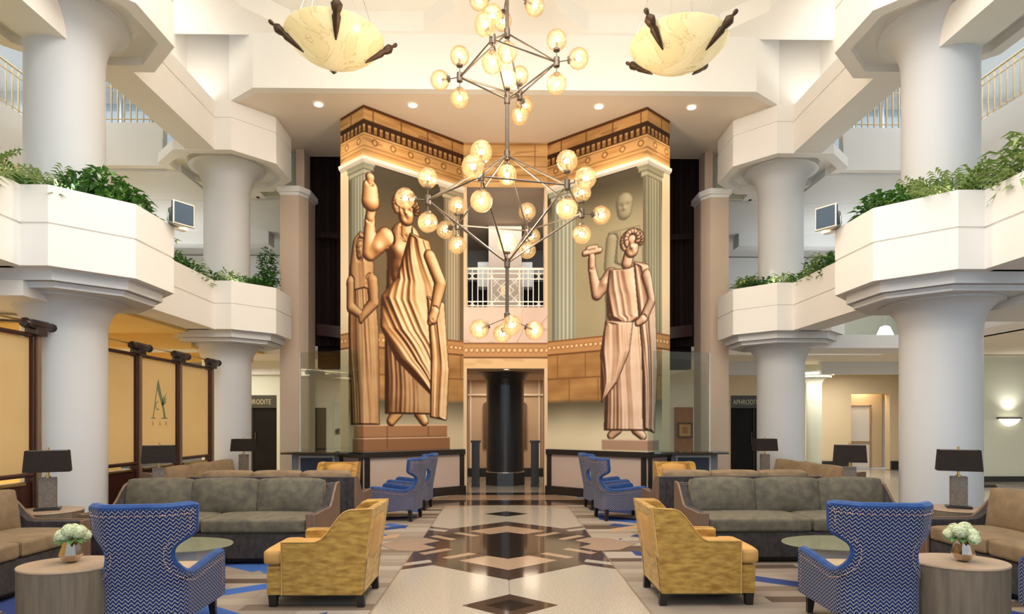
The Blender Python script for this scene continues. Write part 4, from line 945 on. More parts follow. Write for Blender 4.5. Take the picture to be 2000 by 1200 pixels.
# balcony room over the doorway
structure(MB().box2((-2.25, 13.45, 3.85), (2.25, 18.2, 3.98)), 'floor_balcony', stone_floor)
structure(MB().box2((-2.25, 18.0, 3.98), (2.25, 18.2, 7.4)), 'wall_balcony', grey_wall)
structure(MB().box2((-2.25, 13.4, 6.56), (2.25, 18.2, 6.66)), 'ceiling', paint_pier)
for sx in (-1, 1):
    structure(MB().box2((sx*2.1, 13.5, 3.98), (sx*2.25, 18, 6.56)), 'wall_balcony_left' if sx < 0 else 'wall_balcony_right', grey_wall)
    structure(MB().box2((sx*.50, 16.6, 3.98), (sx*1.8, 16.7, 5.32)), 'window_11' if sx < 0 else 'window_12', dark_door)
    structure(MB().box2((sx*.42, 16.2, 5.10), (sx*.72, 16.6, 5.75)), 'trim_10' if sx < 0 else 'trim_11', paint_white)
    structure(MB().box2((sx*.72, 16.3, 5.45), (sx*1.9, 16.6, 5.55)), 'trim_12' if sx < 0 else 'trim_13', grey_wall)
structure(MB().box2((-.42, 15.6, 3.98), (.42, 16.2, 6.56)), 'trim_14', paint_pier)
light('AREA', 'balcony_room_light', (0, 15.0, 6.5), 40, COOL, 2.5, size_y=1.5)
r_ = thing('railing', 'cream lattice railing on the balcony above the foyer doorway', 'railing', (0, 13.32, 3.985))
rx = .86; bars = MB()
for z, w_ in ((.86, .05), (.76, .022), (.64, .022), (.15, .022), (.06, .022)):
    MB().box((0, 0, z), (2*rx, .03, w_)).build('rail', white_metal, r_)
bal = None
for k, x in enumerate([-.83, -.72, -.60, -.49, -.38, -.30, .30, .38, .49, .60, .72, .83]):
    if bal is None: bal = MB().box((0, 0, .43), (.018, .018, .84)).build('baluster', white_metal, r_); o = bal
    else: o = bal.copy(); COL.objects.link(o)
    o.location = (x, 0, 0)
m = MB()
def dbar(a, b, w_=.018): m.tube([(a[0], 0, a[1]), (b[0], 0, b[1])], w_*.5, 5)
for x in (-.72, -.30, .30, .72):
    for z0, z1 in ((.64, .76), (.06, .15)):
        dbar((x-.055, z0), (x+.055, z1)); dbar((x-.055, z1), (x+.055, z0))
dbar((-.27, .15), (.27, .64)); dbar((-.27, .64), (.27, .15)); dbar((-.18, .40), (0, .58)); dbar((0, .58), (.18, .40)); dbar((.18, .40), (0, .22)); dbar((0, .22), (-.18, .40))
for q in (.09, .16):
    for s_ in (-1, 1):
        dbar((s_*.27, .15+q), (s_*(.27-q*.9), .15)); dbar((s_*.27, .64-q), (s_*(.27-q*.9), .64))
m.build('lattice', white_metal, r_)
MB().box((0, .01, .40), (.20, .006, .20), 0, Matrix.Rotation(0, 4, 'Y')).build('centre_plate', paint_tan, r_)

# ------------------------------------------------------------------ yellow bar screens with mahogany posts
SXX = -5.56
post_src = None; panel_src = None
def screen(y0, y1, label, logo=False, near=False):
    t = thing('amber_screen', label, 'screen', (SXX, (y0+y1)/2, 0), 0, 'amber screens of the bar')
    L_ = y1-y0-.17
    MB().box((0, 0, 1.70), (.03, L_, 1.58)).build('cloth_panel', screen_cloth, t)
    for z, nm in ((2.52, 'top_rail'), (.90, 'lower_rail')):
        MB().tube([(.03, -L_/2-.06, z), (.03, L_/2+.06, z)], .027, 10).build(nm, wood_dark, t, True)
    MB().tube([(.05, -L_/2-.1, 2.67), (.05, L_/2+.1, 2.67)], .012, 8).build('brass_rod', brass, t, True)
    MB().box((-.02, 0, .41), (.08, L_+.1, .82)).build('wainscot', wood_dark, t)
    MB().box((.03, 0, .80), (.02, L_*.86, .026)).build('brass_strip', brass, t)
    if logo:
        m = MB(); X = .018
        def q(P): m.add([(X, y*.84, 1.5+(z-1.5)*.84) for y, z in P]+[(X-.004, y*.84, 1.5+(z-1.5)*.84) for y, z in P], [tuple(range(len(P)))]+[(i, len(P)+i, len(P)+(i+1) % len(P), (i+1) % len(P)) for i in range(len(P))])
        q([(-.02, 2.34), (-.06, 2.16), (.13, 1.78), (.17, 1.60), (.24, 1.60), (.13, 1.95)])       # thick stroke
        q([(-.03, 2.27), (-.05, 2.27), (-.20, 1.60), (-.175, 1.60)])                              # thin stroke
        q([(-.27, 1.585), (-.10, 1.585), (-.13, 1.605), (-.24, 1.605)]); q([(.07, 1.585), (.33, 1.585), (.29, 1.605), (.12, 1.605)])
        for a, l in ((.95, .30), (.7, .24), (1.2, .22), (.45, .2)):
            c0 = (.10, 1.83); c1 = (.10+l*math.cos(a), 1.83+l*math.sin(a)*1.1); nx, nz = -math.sin(a)*.018, math.cos(a)*.018
            mid = ((c0[0]+c1[0])/2, (c0[1]+c1[1])/2); q([c0, (mid[0]-nx, mid[1]-nz), c1, (mid[0]+nx, mid[1]+nz)])
        for k in range(6):
            a0, a1 = 1.6+k*.6, 1.6+(k+1)*.6; f = lambda a, r: (-.03+r*math.cos(a), 1.83+r*math.sin(a))
            q([f(a0, .085), f(a1, .085), f(a1, .065), f(a0, .065)])
        m.build('emblem', logo_green, t)
        for ch, y in (('B', -.2), ('A', .03), ('R', .25)):
            text(ch, .092, logo_tan, t, (X, y*.84, 1.49), (PI/2, 0, PI/2), .002, name='letter')
    return t
def spost(y, label):
    t = thing('screen_post', label, 'post', (SXX, y, 0), 0, 'mahogany posts of the bar screens')
    MB().box((0, 0, 1.31), (.11, .13, 2.62)).build('shaft', wood_dark, t, bevel=.01)
    MB().box((.06, .0, 1.30), (.03, .06, 2.58)).build('front_batten', wood_trim, t)
    for s_ in (-1, 1):
        MB().lathe([(.001, 0), (.06, .01), (.075, .05), (.055, .10), (.07, .16), (.07, .30), (.001, .30)], 14, M=Matrix.Translation((.07, 0, 2.645)) @ Matrix.Scale(.84, 4) @ Matrix.Rotation(s_*PI/2, 4, 'X') @ Matrix.Translation((0, 0, -.30))).build('roller_finial', wood_roll, t, True)
    MB().box((.045, 0, 2.585), (.13, .17, .13)).build('roller_block', wood_roll, t, bevel=.01)
for y, lb in ((7.28, 'touching the thick near column, front'), (8.20, 'hidden behind the thick near column'), (9.30, 'between plain and emblem screens'), (10.46, 'between emblem and last screens'), (11.60, 'last one, by the far column')):
    spost(y, 'tall mahogany screen post with black roller finials, '+lb)
spost(6.05, 'tall mahogany screen post with black roller finials, outside the photo edge')
screen(6.05, 7.28, 'plain amber screen panel behind the lamp table, cut by the photo edge')
screen(8.20, 9.30, 'plain amber screen panel just past the thick near column')
screen(9.30, 10.46, 'amber screen panel bearing the green letter A emblem', True)
screen(10.46, 11.60, 'narrow plain amber screen panel at the far end')
# bar ceiling fan seen over the first screen
t = thing('ceiling_fan', 'dark wooden ceiling fan blades over the first amber screen', 'fan', (-7.15, 7.9, 2.86))
MB().lathe([(.001, -.1), (.09, -.08), (.11, 0), (.06, .06), (.03, .08), (.03, .22), (.001, .22)], 16).build('motor', wood_roll, t, True)
for k in range(5):
    a = 2*PI*k/5+.5; M = Matrix.Rotation(a, 4, 'Z') @ Matrix.Rotation(.2, 4, 'X')
    MB().prism([(.12, -.05), (.4, -.10), (.85, -.11), (.92, 0), (.85, .11), (.4, .10), (.12, .05)], -.008, .008, M).build('blade', wood_dark, t)
m = MB()
for y in (6.4, 9.0, 11.8, 14.4): m.box2((-10.4, y, 2.95), (-6.0, y+.32, 3.2))
structure(m, 'trim_15', paint_bar)
structure(MB().box2((-9.3, 7.4, 3.2), (-5.95, 15.2, 3.3)), 'ceiling', paint_bar)
structure(MB().box2((-9.3, -6, 3.2), (-5.95, 7.4, 3.3)), 'ceiling', paint_bar)

# ------------------------------------------------------------------ globe chandelier
ch = thing('chandelier', 'long nickel chandelier of lattice rods and amber glass globes hanging mid-hall', 'chandelier', (0.0, 8.55, 0))
GR = .135
globe_src = bulb_src = None
def globe(hub, p):
    global globe_src, bulb_src
    p = Vector(p); d = (p-Vector(hub)).normalized()
    if globe_src is None:
        o = MB().ball((0, 0, 0), GR, 24, 16).build('globe', globe_glass, ch, True)
        b = MB().ball((0, 0, 0), .034, 12, 8).build('bulb', bulb_mat, o, True); globe_src = o; bulb_src = b
        s_ = MB().tube([(0, 0, -GR-.005), (0, 0, -.03)], .018, 8).lathe([(.045, -GR-.012), (.045, -GR+.012), (.02, -GR+.02)], 12).build('socket', nickel, o, True)
    else:
        o = globe_src.copy(); COL.objects.link(o)
        for c_ in globe_src.children:
            q = c_.copy(); COL.objects.link(q); q.parent = o
    o.location = p; o.rotation_euler = d.to_track_quat('Z', 'Y').to_euler()
def rod(a, b, r=.0125): MB().tube([a, b], r, 8).build('rod', nickel, ch, True)
def hub(p, big=True):
    MB().lathe([(.036, -.065), (.042, -.06), (.042, .06), (.036, .065)], 14, c=p).build('hub', nickel, ch, True)
def cluster(top, zc, bot, r, angs, gl=.30):
    T = (0, 0, top); B = (0, 0, bot); ring = [(r*math.cos(a), r*math.sin(a), zc) for a in angs]
    hub(T); hub(B)
    n = len(ring)
    for i, p in enumerate(ring):
        hub(p); rod(T, p); rod(B, p); rod(p, ring[(i+1) % n])
        u = Vector((p[0], p[1], 0)).normalized()
        for d in (Vector((0, 0, 1)), Vector((0, 0, -1)), u):
            e = Vector(p)+d*gl; rod(p, tuple(e-d*GR), .007); globe(p, e)
    globe(T, (0, 0, top-.27)); rod(T, (0, 0, top-.15), .007)
    globe(B, (0, 0, bot+.28)); rod(B, (0, 0, bot+.15), .007)
    light('POINT', 'chandelier_glow', (ch.location.x, ch.location.y, zc-.12), 220 if r > 1 else 50, WARM, .35)
cluster(5.23, 4.51, 3.73, 1.10, [math.radians(13+60*k) for k in range(6)])
cluster(6.93, 6.42, 6.01, .70, [math.radians(164+90*k) for k in range(4)])
rod((0, 0, 5.23), (0, 0, 6.01), .027); rod((0, 0, 2.97), (0, 0, 3.73), .025); rod((0, 0, 6.93), (0, 0, HC), .025)
for zz, sg in ((2.97, -1), (7.52, -1)):
    hub((0, 0, zz))
    for a in (8, 100, 188, 278):
        a = math.radians(a); p = (.39*math.cos(a), .39*math.sin(a), zz-.17)
        u = (Vector(p)-Vector((0, 0, zz))); rod((0, 0, zz), tuple(Vector((0, 0, zz))+u*.68), .007); globe((0, 0, zz), p)
MB().lathe([(.001, 0), (.16, 0), (.16, -.03), (.05, -.06), (.03, -.08)], 20, c=(0, 0, HC)).build('ceiling_canopy', nickel, ch, True)

# ------------------------------------------------------------------ alabaster bowl pendants
def bowl(x, y, z, base, label):
    t = thing('bowl_pendant', label, 'lamp', (x, y, z), 0, 'alabaster bowl pendants')
    R = .70; D = .34; ro = (R*R+D*D)/(2*D); zc = ro-D; am = math.asin(R/ro)
    prof = [(max(1e-4, ro*math.sin(am*k/14)), zc-ro*math.cos(am*k/14)) for k in range(15)]
    prof += [(R+.006, .012), (R-.01, .018), (R-.03, .004), (R*.7, -.13), (.001, -.27)]
    MB().lathe(prof, 56, cap=False).build('bowl', al, t, True, ang=60)
    for k in range(4):
        a = math.radians(base+90*k); th = math.radians(-90-38)
        M = Matrix.Rotation(a, 4, 'Z') @ Matrix.Translation((.725, 0, -.035)) @ Matrix.Rotation(th, 4, 'Y') @ Matrix.Scale(1.12, 4)
        f = MB().lathe([(.001, -.20), (.026, -.19), (.034, -.165), (.026, -.135), (.018, -.125), (.045, -.10), (.072, -.07), (.060, -.01), (.040, .03), (.056, .07), (.045, .14), (.032, .23), (.016, .30), (.010, .33), (.001, .335)], 12, M=M, sy=1, sx=.75)
        f.build('bronze_figure', bronze_dark, t, True, ang=60)
    for k in range(4):
        a = math.radians(base+45+90*k)
        MB().tube([(.68*math.cos(a), .68*math.sin(a), 0), (.06*math.cos(a), .06*math.sin(a), HC+.33-z)], .006, 5).build('wire', steel, t)
    MB().lathe([(.001, .02), (.10, .02), (.10, -.02), (.04, -.04)], 16, c=(0, 0, HC+.33-z)).build('ceiling_plate', steel, t)
    l = light('POINT', 'bowl_light', (x, y, z+.22), 30, (1, .95, .86), .22)
bowl(-2.51, 9.0, 7.10, 17, 'alabaster bowl pendant hanging toward the yellow screens, veined, four bronze figures')
bowl(2.52, 9.0, 7.07, 45, 'alabaster bowl pendant hanging toward the sconce wall, veined, four bronze figures')

# ------------------------------------------------------------------ floodlights on the near octagon corners
for sx in (-1, 1):
    t = thing('floodlight', 'silver floodlight with blue glass filter clamped to the balcony corner '+SIDE[sx], 'floodlight', (sx*4.50, 8.36, 4.27), sx*2.15, 'floodlights aimed at the mural')
    MB().cushion((0, .12, 0), (.20, .20, .22), .02, 0, 3).build('housing', steel, t, True)
    MB().lathe([(.05, 0), (.06, .03), (.05, .12), (.03, .16), (.001, .17)], 14, M=Matrix.Translation((0, .04, 0)) @ Matrix.Rotation(PI/2, 4, 'X')).build('rear_cap', steel, t, True)
    MB().box((0, .235, .01), (.30, .03, .32)).build('filter_frame', steel, t, bevel=.01)
    MB().box((0, .254, .01), (.25, .012, .27)).box((sx*-.152, .235, .01), (.006, .02, .27)).build('filter', filter_blue, t)
    MB().tube([(-.13, .1, .02), (-.13, .1, -.10), (.13, .1, -.10), (.13, .1, .02)], .012, 6).build('yoke', steel, t)
    MB().box((-sx*-.08, -.05, -.10), (.22, .10, .05)).build('clamp', steel, t)
    MB().lathe([(.03, -.02), (.035, .0), (.035, .10), (.02, .12)], 10, c=(sx*.10, -.16, -.05)).build('knob', steel, t, True)
    l = light('SPOT', 'mural_fill_spot', (sx*4.40, 8.80, 4.2), 185, WARM, .1, spot=1.45, blend=.9); aim(l, (sx*1.6, 12.4, 5.2))  # spot added apart from the housing, to brighten mural and soffit

# ------------------------------------------------------------------ planter plants
def leaf(mb, base, d, L_, W_, droop, up=Vector((0, 0, 1))):
    d = d.normalized(); s_ = d.cross(up)
    if s_.length < .05: s_ = Vector((1, 0, 0))
    s_.normalize(); b = Vector(base); m1 = b+d*L_*.5+Vector((0, 0, L_*.08)); e = b+d*L_+Vector((0, 0, -droop*L_))
    mb.add([b, m1-s_*W_*.5, e, m1+s_*W_*.5, m1+Vector((0, 0, -.01))], [(0, 1, 4), (1, 2, 4), (2, 3, 4), (3, 0, 4)])
def palm_mesh(rs):
    mb = MB()
    for k in range(20):
        a = rs.random()*2*PI; el = .35+rs.random()*1.0; L_ = .34+rs.random()*.2; d = Vector((math.cos(a)*math.cos(el), math.sin(a)*math.cos(el), math.sin(el)))
        prev = Vector((0, 0, .02))
        for i in range(10):
            f = (i+1)/10; p = Vector((0, 0, .02))+d*L_*f+Vector((0, 0, -.16*f*f*L_*2.0))
            sd = d.cross(Vector((0, 0, 1))).normalized()
            for s_ in (-1, 1): leaf(mb, p, (d*.8+sd*s_*.9+Vector((0, 0, -.15))), .13*(1.25-f*.6), .022, .35)
            prev = p
    return mb
def bush_mesh(rs, n=330, R=.24, H=.36, L0=.10, W0=.055):
    mb = MB()
    for k in range(n):
        a = rs.random()*2*PI; el = rs.random()*1.45; rr = (.35+.65*rs.random())
        p = Vector((math.cos(a)*math.cos(el)*R*rr, math.sin(a)*math.cos(el)*R*rr, .03+math.sin(el)*H*rr))
        d = Vector((math.cos(a)+rs.uniform(-.6, .6), math.sin(a)+rs.uniform(-.6, .6), rs.uniform(-.1, .9)))
        leaf(mb, p, d, L0*rs.uniform(.7, 1.3), W0*rs.uniform(.7, 1.2), rs.uniform(.1, .5))
    return mb
rs = random.Random(3)
def stems(mb, n=7, H=.25):
    for k in range(n):
        a = rs.random()*6.28; mb.tube([(0, 0, 0), (.06*math.cos(a), .06*math.sin(a), H*.6), (.14*math.cos(a), .14*math.sin(a), H)], [.008, .006, .004], 4)
    return mb
protos = []
for nm, mk, mt in (('palm', lambda: palm_mesh(rs), leaf_b), ('palm', lambda: palm_mesh(rs), leaf_a), ('shrub', lambda: bush_mesh(rs), leaf_a), ('shrub', lambda: bush_mesh(rs, 380, .26, .30, .085, .05), leaf_c), ('shrub', lambda: bush_mesh(rs, 320, .25, .40, .12, .035), leaf_b)):
    o = thing(nm, 'proto', 'plant'); mk().build('foliage', mt, o); stems(MB()).build('stem', leaf_c, o); protos.append(o)
used = set()
KIND = {0: 'feathery yellow-green palm', 1: 'feathery green palm', 2: 'bushy mid-green shrub', 3: 'dense dark green shrub', 4: 'narrow-leaved pale green shrub'}
ORD = ['first', 'second', 'third', 'fourth', 'fifth', 'sixth', 'seventh', 'eighth', 'ninth', 'tenth', 'eleventh', 'twelfth', 'thirteenth', 'fourteenth', 'fifteenth', 'sixteenth']
def plant(k, loc, rz, sc, label, group):
    src = protos[k]
    if k not in used:
        used.add(k); o = src; o.location = loc; o.rotation_euler = (0, 0, rz)
    else: o = dup(src, loc, rz)
    o.scale = (sc, sc, sc*rs.uniform(.9, 1.1)); o['label'] = label; o['group'] = group
for sx in (-1, 1):
    for cy, nm in ((NY, 'near'), (FY, 'far')):
        spots = []
        # ring inside the octagon lip, on the hall side, then the straight trough
        for j, a in enumerate((-92, -66, -42, -18, 6, 30, 54, 78)):
            aa = math.radians(180-a if sx > 0 else a); r_ = .66
            spots.append((sx*CX+r_*math.cos(aa), cy+r_*math.sin(aa)))
        ty = (6.55, 6.1, 5.65) if nm == 'near' else (11.25, 10.9, 10.5)
        for y in ty: spots.append((sx*5.68, y))
        seq = ([1, 0, 3, 2, 3, 2, 0, 4] if nm == 'near' else [3, 4, 2, 3, 2, 4, 3, 2])+([0, 4, 2] if nm == 'near' else [4, 3, 2])
        if sx > 0: seq = ([4, 0, 0, 2, 3, 2, 4, 3] if nm == 'near' else [2, 4, 3, 3, 4, 2, 2, 3])+([4, 2, 0] if nm == 'near' else [2, 4, 3])
        for j, (k, (x, y)) in enumerate(zip(seq, spots)):
            sc = rs.uniform(1.3, 1.65) if nm == 'near' else rs.uniform(1.05, 1.35)
            if nm == 'far' and j in (6, 7): sc = 1.55
            where = ('%s of eight in the %s octagon planter' % (ORD[j], nm)) if j < 8 else ('%s in the %s straight trough' % (ORD[j-8], nm))
            lab = '%s %s %s' % (KIND[k], where, 'above yellow screens' if sx < 0 else 'above wall sconce')
            plant(k, (x, y, 3.96), rs.random()*6.28, sc, lab, 'balcony plants of the %s planter %s' % (nm, SIDE[sx]))
        # small uplight hidden among the plants
        ux, uy = sx*(CX-.42), cy-.62
        f = thing('planter_uplight', 'small bright uplight among the plants of the %s octagon %s' % (nm, SIDE[sx]), 'uplight', (ux, uy, 3.965), 0, 'planter uplights')
        MB().lathe([(.045, 0), (.055, .02), (.06, .12), (.055, .14)], 12).build('can', bronze_dark, f, True); MB().lathe([(.001, .141), (.052, .141)], 12, cap=False).build('lens', down_white, f)
        l = light('SPOT', 'planter_beam', (ux, uy, 4.15), 110 if nm == 'near' else 70, (1, .96, .9), .05, spot=2.4, blend=.9); aim(l, (sx*CX, cy, 6.2))
t = thing('tall_shrub', 'tall slender evergreen shrub at the planter corner beside the tan pier', 'plant', (-4.90, 12.72, 3.96))
b = bush_mesh(rs, 700, .24, 1.12, .11, .055); b.build('foliage', leaf_c, t); stems(MB(), 5, .5).build('stem', leaf_c, t)

# ------------------------------------------------------------------ sofas
def sofa(name, label, cloth, W, nb, ns, loc, rz, group, back_cloth=None, H=.80, depth=.92):
    # local: faces -Y, back along +Y, centred on x
    bc = back_cloth or sofa_dark
    t = thing(name, label, 'sofa', loc, rz, group)
    w = W/2
    MB().cushion((0, -.02, .195), (W-.10, depth-.10, .27), .015, 0, 4).build('base', sofa_dark, t, True)
    MB().box((0, 0, .03), (W-.24, depth-.24, .06)).build('plinth', leg_black, t)
    iw = W-.24
    # panelled back
    MB().cushion((0, depth/2-.07, .46), (W-.06, .12, H-.20+.06), .02, 0, 4).build('back_panel', bc, t, True)
    MB().box((0, depth/2-.075, H-.035), (W-.12, .10, .025)).build('top_trim', wood_trim, t, bevel=.006)
    sw = iw/ns
    for k in range(ns):
        MB().cushion((-iw/2+sw*(k+.5), -.105, .405), (sw-.016, depth-.24, .15), .032, .020, 12).build('seat_cushion', cloth, t, True)
    bw = iw/nb
    for k in range(nb):
        MB().cushion((-iw/2+bw*(k+.5), depth/2-.245, .645), (bw-.018, .16, .41), .030, .055, 12, rx=math.radians(-9)).build('back_cushion', cloth, t, True)
    # swooping arms
    ys = []
    for q in np.linspace(0, 1, 13):
        y = depth/2-q*depth
        f = 1-sstep(.10, .46, np.array(q)); z = .545+(H-.545)*float(f)
        ys.append((y, z))
    for s_ in (-1, 1):
        for nm, x0, x1, mt, gz, gy in (('arm', w-.115, w-.03, sofa_dark, -.012, -.012), ('arm_trim', w-.03, w, wood_trim, 0, 0)):
            m = MB(); P = [(y if i else y, z+gz) for i, (y, z) in enumerate(ys)]
            P = P+[(-depth/2-gy, .05 if nm == 'arm_trim' else .07), (depth/2, .05 if nm == 'arm_trim' else .07)]
            n = len(P); vs = [(s_*x0, y, z) for y, z in P]+[(s_*x1, y, z) for y, z in P]
            fs = [tuple(range(n)), tuple(range(2*n-1, n-1, -1))]+[(i, n+i, n+(i+1) % n, (i+1) % n) for i in range(n)]
            if s_ < 0: fs = [f_[::-1] for f_ in fs]
            m.add(vs, [f_[::-1] for f_ in fs]).build(nm, mt, t, bevel=.008)
        MB().box((s_*(w-.06), -depth/2+.012, .29), (.125, .03, .50)).build('arm_front', wood_trim, t, bevel=.006)
    for sx_ in (-1, 1):
        for sy_ in (-1, 1): MB().box((sx_*(w-.12), sy_*(depth/2-.12), .03), (.07, .07, .06)).build('leg', leg_black, t)
    return t
for sx in (-1, 1):
    sd = SIDE[sx]
    sofa('sofa', 'sage green three-cushion sofa facing the camera behind the blue chair '+sd, sofa_green, 2.50, 3, 2, (sx*3.27, 6.98, 0), 0, 'sage sofas')
    sofa('sofa', 'charcoal-backed sofa turned to the mural, behind the sage sofa '+sd, sofa_tan, 2.22, 3, 2, (sx*3.10, 8.58, 0), PI, 'tan sofas')
    sofa('sofa', 'tan side sofa in the far seating group '+sd, sofa_tan, 2.45, 3, 3, (sx*4.72, 10.0, 0), -sx*PI/2, 'tan side sofas')
    sofa('sofa', 'tan side sofa cut by the photo edge '+sd, sofa_tan, 1.72, 2, 2, (sx*4.66, 5.37, 0), -sx*PI/2, 'tan side sofas')

# ------------------------------------------------------------------ wing chairs
def plan(s_, z, hw, yb, rc, splay):
    # point on the U plan at arc length s_ from the middle of the back (s_>=0), outward normal
    st = hw-rc; arc = rc*(PI/2-splay)
    if s_ <= st: return (s_, yb), (0, -1)
    if s_ <= st+arc:
        a = (s_-st)/rc; return (st+rc*math.sin(a), yb+rc*(1-math.cos(a))), (math.sin(a), -math.cos(a))
    a = PI/2-splay; q = s_-st-arc
    return (st+rc*math.sin(a)+q*math.cos(a), yb+rc*(1-math.cos(a))+q*math.sin(a)), (math.sin(a), -math.cos(a))
def sfwd(z):     # arc length of the shell at height z (arms, deep cut, spread wing)
    pts = [(.17, .91), (.44, .91), (.455, .88), (.462, .58), (.47, .42), (.49, .335), (.52, .275), (.57, .222), (.63, .20), (.68, .20), (.72, .225), (.75, .270), (.775, .325), (.79, .352), (.81, .375), (.98, .39)]
    for (a, x), (b, y) in zip(pts, pts[1:]):
        if z <= b: return x+(y-x)*(z-a)/(b-a)
    return pts[-1][1]
ZFINE = sorted(set([.17, .20, .24, .28, .32, .36, .40, .43, .442, .452, .458, .464, .472, .482, .495, .51, .53, .55, .575, .60, .63, .66, .685, .705, .725, .742, .757, .77, .782, .795, .81, .83, .86, .89, .92, .95, .985]))
def shell_dims(z):
    t_ = max(0, (z-.40)/.58); k = min(1, max(0, (z-.50)/.22))
    return .150+.12, -.30-.10*t_, .12, .10+.66*k
def wing_chair(label, loc, rz, group, detail=True):
    t = thing('wing_chair', label, 'chair', loc, rz, group)
    ncol = 26
    def surf(inset):
        vs = []; uv = []
        for z in ZFINE:
            hw, yb, rc, sp = shell_dims(z); S_ = sfwd(z)
            for k in range(-ncol, ncol+1):
                q = abs(k)/ncol*S_; (x, y), (nx, ny) = plan(q, z, hw, yb, rc, sp); sg = 1 if k >= 0 else -1
                zz = .95*(z+(.07*min(1, max(0, (q-.40)/.45))*(z-.17)/.28 if z < .47 else 0))
                vs.append((sg*(x-nx*inset), y-ny*inset, zz)); uv.append((sg*q, zz))
        return vs, uv
    nC = 2*ncol+1; nZ = len(ZFINE)
    fs = [(i*nC+j, i*nC+j+1, (i+1)*nC+j+1, (i+1)*nC+j) for i in range(nZ-1) for j in range(nC-1)]
    vo, uv = surf(0); vi, _ = surf(.062)
    MB().add(vo, fs).build('patterned_shell', weave, t, True, uv=uv, ang=180)
    m = MB(); m.add(vi, [f[::-1] for f in fs])
    b = len(m.v); m.add(vo, [])
    E_ = [(i*nC, (i+1)*nC) for i in range(nZ-1)]+[((i+1)*nC-1+nC, (i+1)*nC-1) for i in range(nZ-1)]+[((nZ-1)*nC+j, (nZ-1)*nC+j+1) for j in range(nC-1)]+[(j+1, j) for j in range(nC-1)]
    for a, c in E_: m.f.append((a, c, b+c, b+a))
    o = m.build('velvet_lining', blue_velvet, t, True, ang=50)
    # rolled welt along the open edge, nailheads just inside it
    edge = [vo[i*nC] for i in range(nZ)]+[vo[(nZ-1)*nC+j] for j in range(1, nC)]+[vo[i*nC+nC-1] for i in range(nZ-2, -1, -1)]
    inn = [vi[i*nC] for i in range(nZ)]+[vi[(nZ-1)*nC+j] for j in range(1, nC)]+[vi[i*nC+nC-1] for i in range(nZ-2, -1, -1)]
    mid = [((a[0]+c[0])/2, (a[1]+c[1])/2, a[2]+.004) for a, c in zip(edge, inn)]
    MB().tube(mid, .032, 8).build('rolled_edge', blue_velvet, t, True)
    nh = MB(); acc = 0; last = None
    off = []
    ec = Vector((0, 0, 0))
    for i in range(len(edge)):
        a = Vector(edge[max(0, i-1)]); c = Vector(edge[min(len(edge)-1, i+1)]); tg = (c-a).normalized(); ou = (Vector(edge[i])-Vector(inn[i])).normalized(); sd = tg.cross(ou).normalized()
        p1 = Vector(edge[i])+sd*.042+ou*.001; p2 = Vector(edge[i])-sd*.042+ou*.001
        off.append((p1, p2, ou))
    for i in range(1, len(edge)):
        k_ = 0
        p, q = off[i-1][k_], off[i][k_]; L_ = (q-p).length; n = int((acc+L_)/.019)-int(acc/.019)
        for j in range(n):
            f = (j+.5)/max(1, n); c = p.lerp(q, f); ou = off[i][2]; a = ou.orthogonal().normalized()*.0055; b2 = ou.cross(a).normalized()*.0055
            nh.add([c+a, c+b2, c-a, c-b2, c+ou*.004], [(0, 1, 4), (1, 2, 4), (2, 3, 4), (3, 0, 4)])
        acc += L_
    o = nh.build('nailhead_trim', nail, t); o['kind'] = 'stuff'
    MB().cushion((0, .08, .36), (.48, .70, .14), .05, .02, 8).build('seat_cushion', tan_seat, t, True)
    MB().cushion((0, .10, .235), (.50, .70, .12), .02, 0, 3).build('seat_rail', blue_velvet, t, True)
    for sx_ in (-1, 1):
        MB().prism([(sx_*.23-.03, .36), (sx_*.23+.03, .36), (sx_*.23+.03, .42), (sx_*.23-.03, .42)], .18, 0, None, .65, (sx_*.27, .39)).build('leg', leg_black, t)
        MB().prism([(sx_*.24-.03, -.26), (sx_*.24+.03, -.26), (sx_*.24+.03, -.20), (sx_*.24-.03, -.20)], .18, 0, None, .7, (sx_*.25, -.27)).build('leg', leg_black, t)
    return t
GB = 'blue wing chairs'
YS, WS = 'yellow screen side', 'sconce wall side'
wc = wing_chair('blue zigzag wing chair seen from behind before the sage sofa, '+YS, (-2.51, 4.42, 0), math.radians(8), GB)
dup(wc, (2.56, 4.42, 0), math.radians(-8), 'blue zigzag wing chair seen from behind before the sage sofa, '+WS, GB)
dup(wc, (-3.955, 4.02, 0), math.radians(7), 'blue wing chair arm at the photo edge by the drum table, '+YS, GB)
dup(wc, (4.04, 4.06, 0), math.radians(-7), 'blue wing chair arm at the photo edge by the drum table, '+WS, GB)
dup(wc, (-1.66, 9.68, 0), math.radians(80), 'blue wing chair by the aisle, nearer of the far pair, '+YS, GB)
dup(wc, (-1.62, 10.85, 0), math.radians(84), 'blue wing chair by the aisle, farther of the far pair, '+YS, GB)
dup(wc, (1.72, 9.68, 0), math.radians(-80), 'blue wing chair by the aisle, nearer of the far pair, '+WS, GB)
dup(wc, (1.70, 10.85, 0), math.radians(-84), 'blue wing chair by the aisle, farther of the far pair, '+WS, GB)

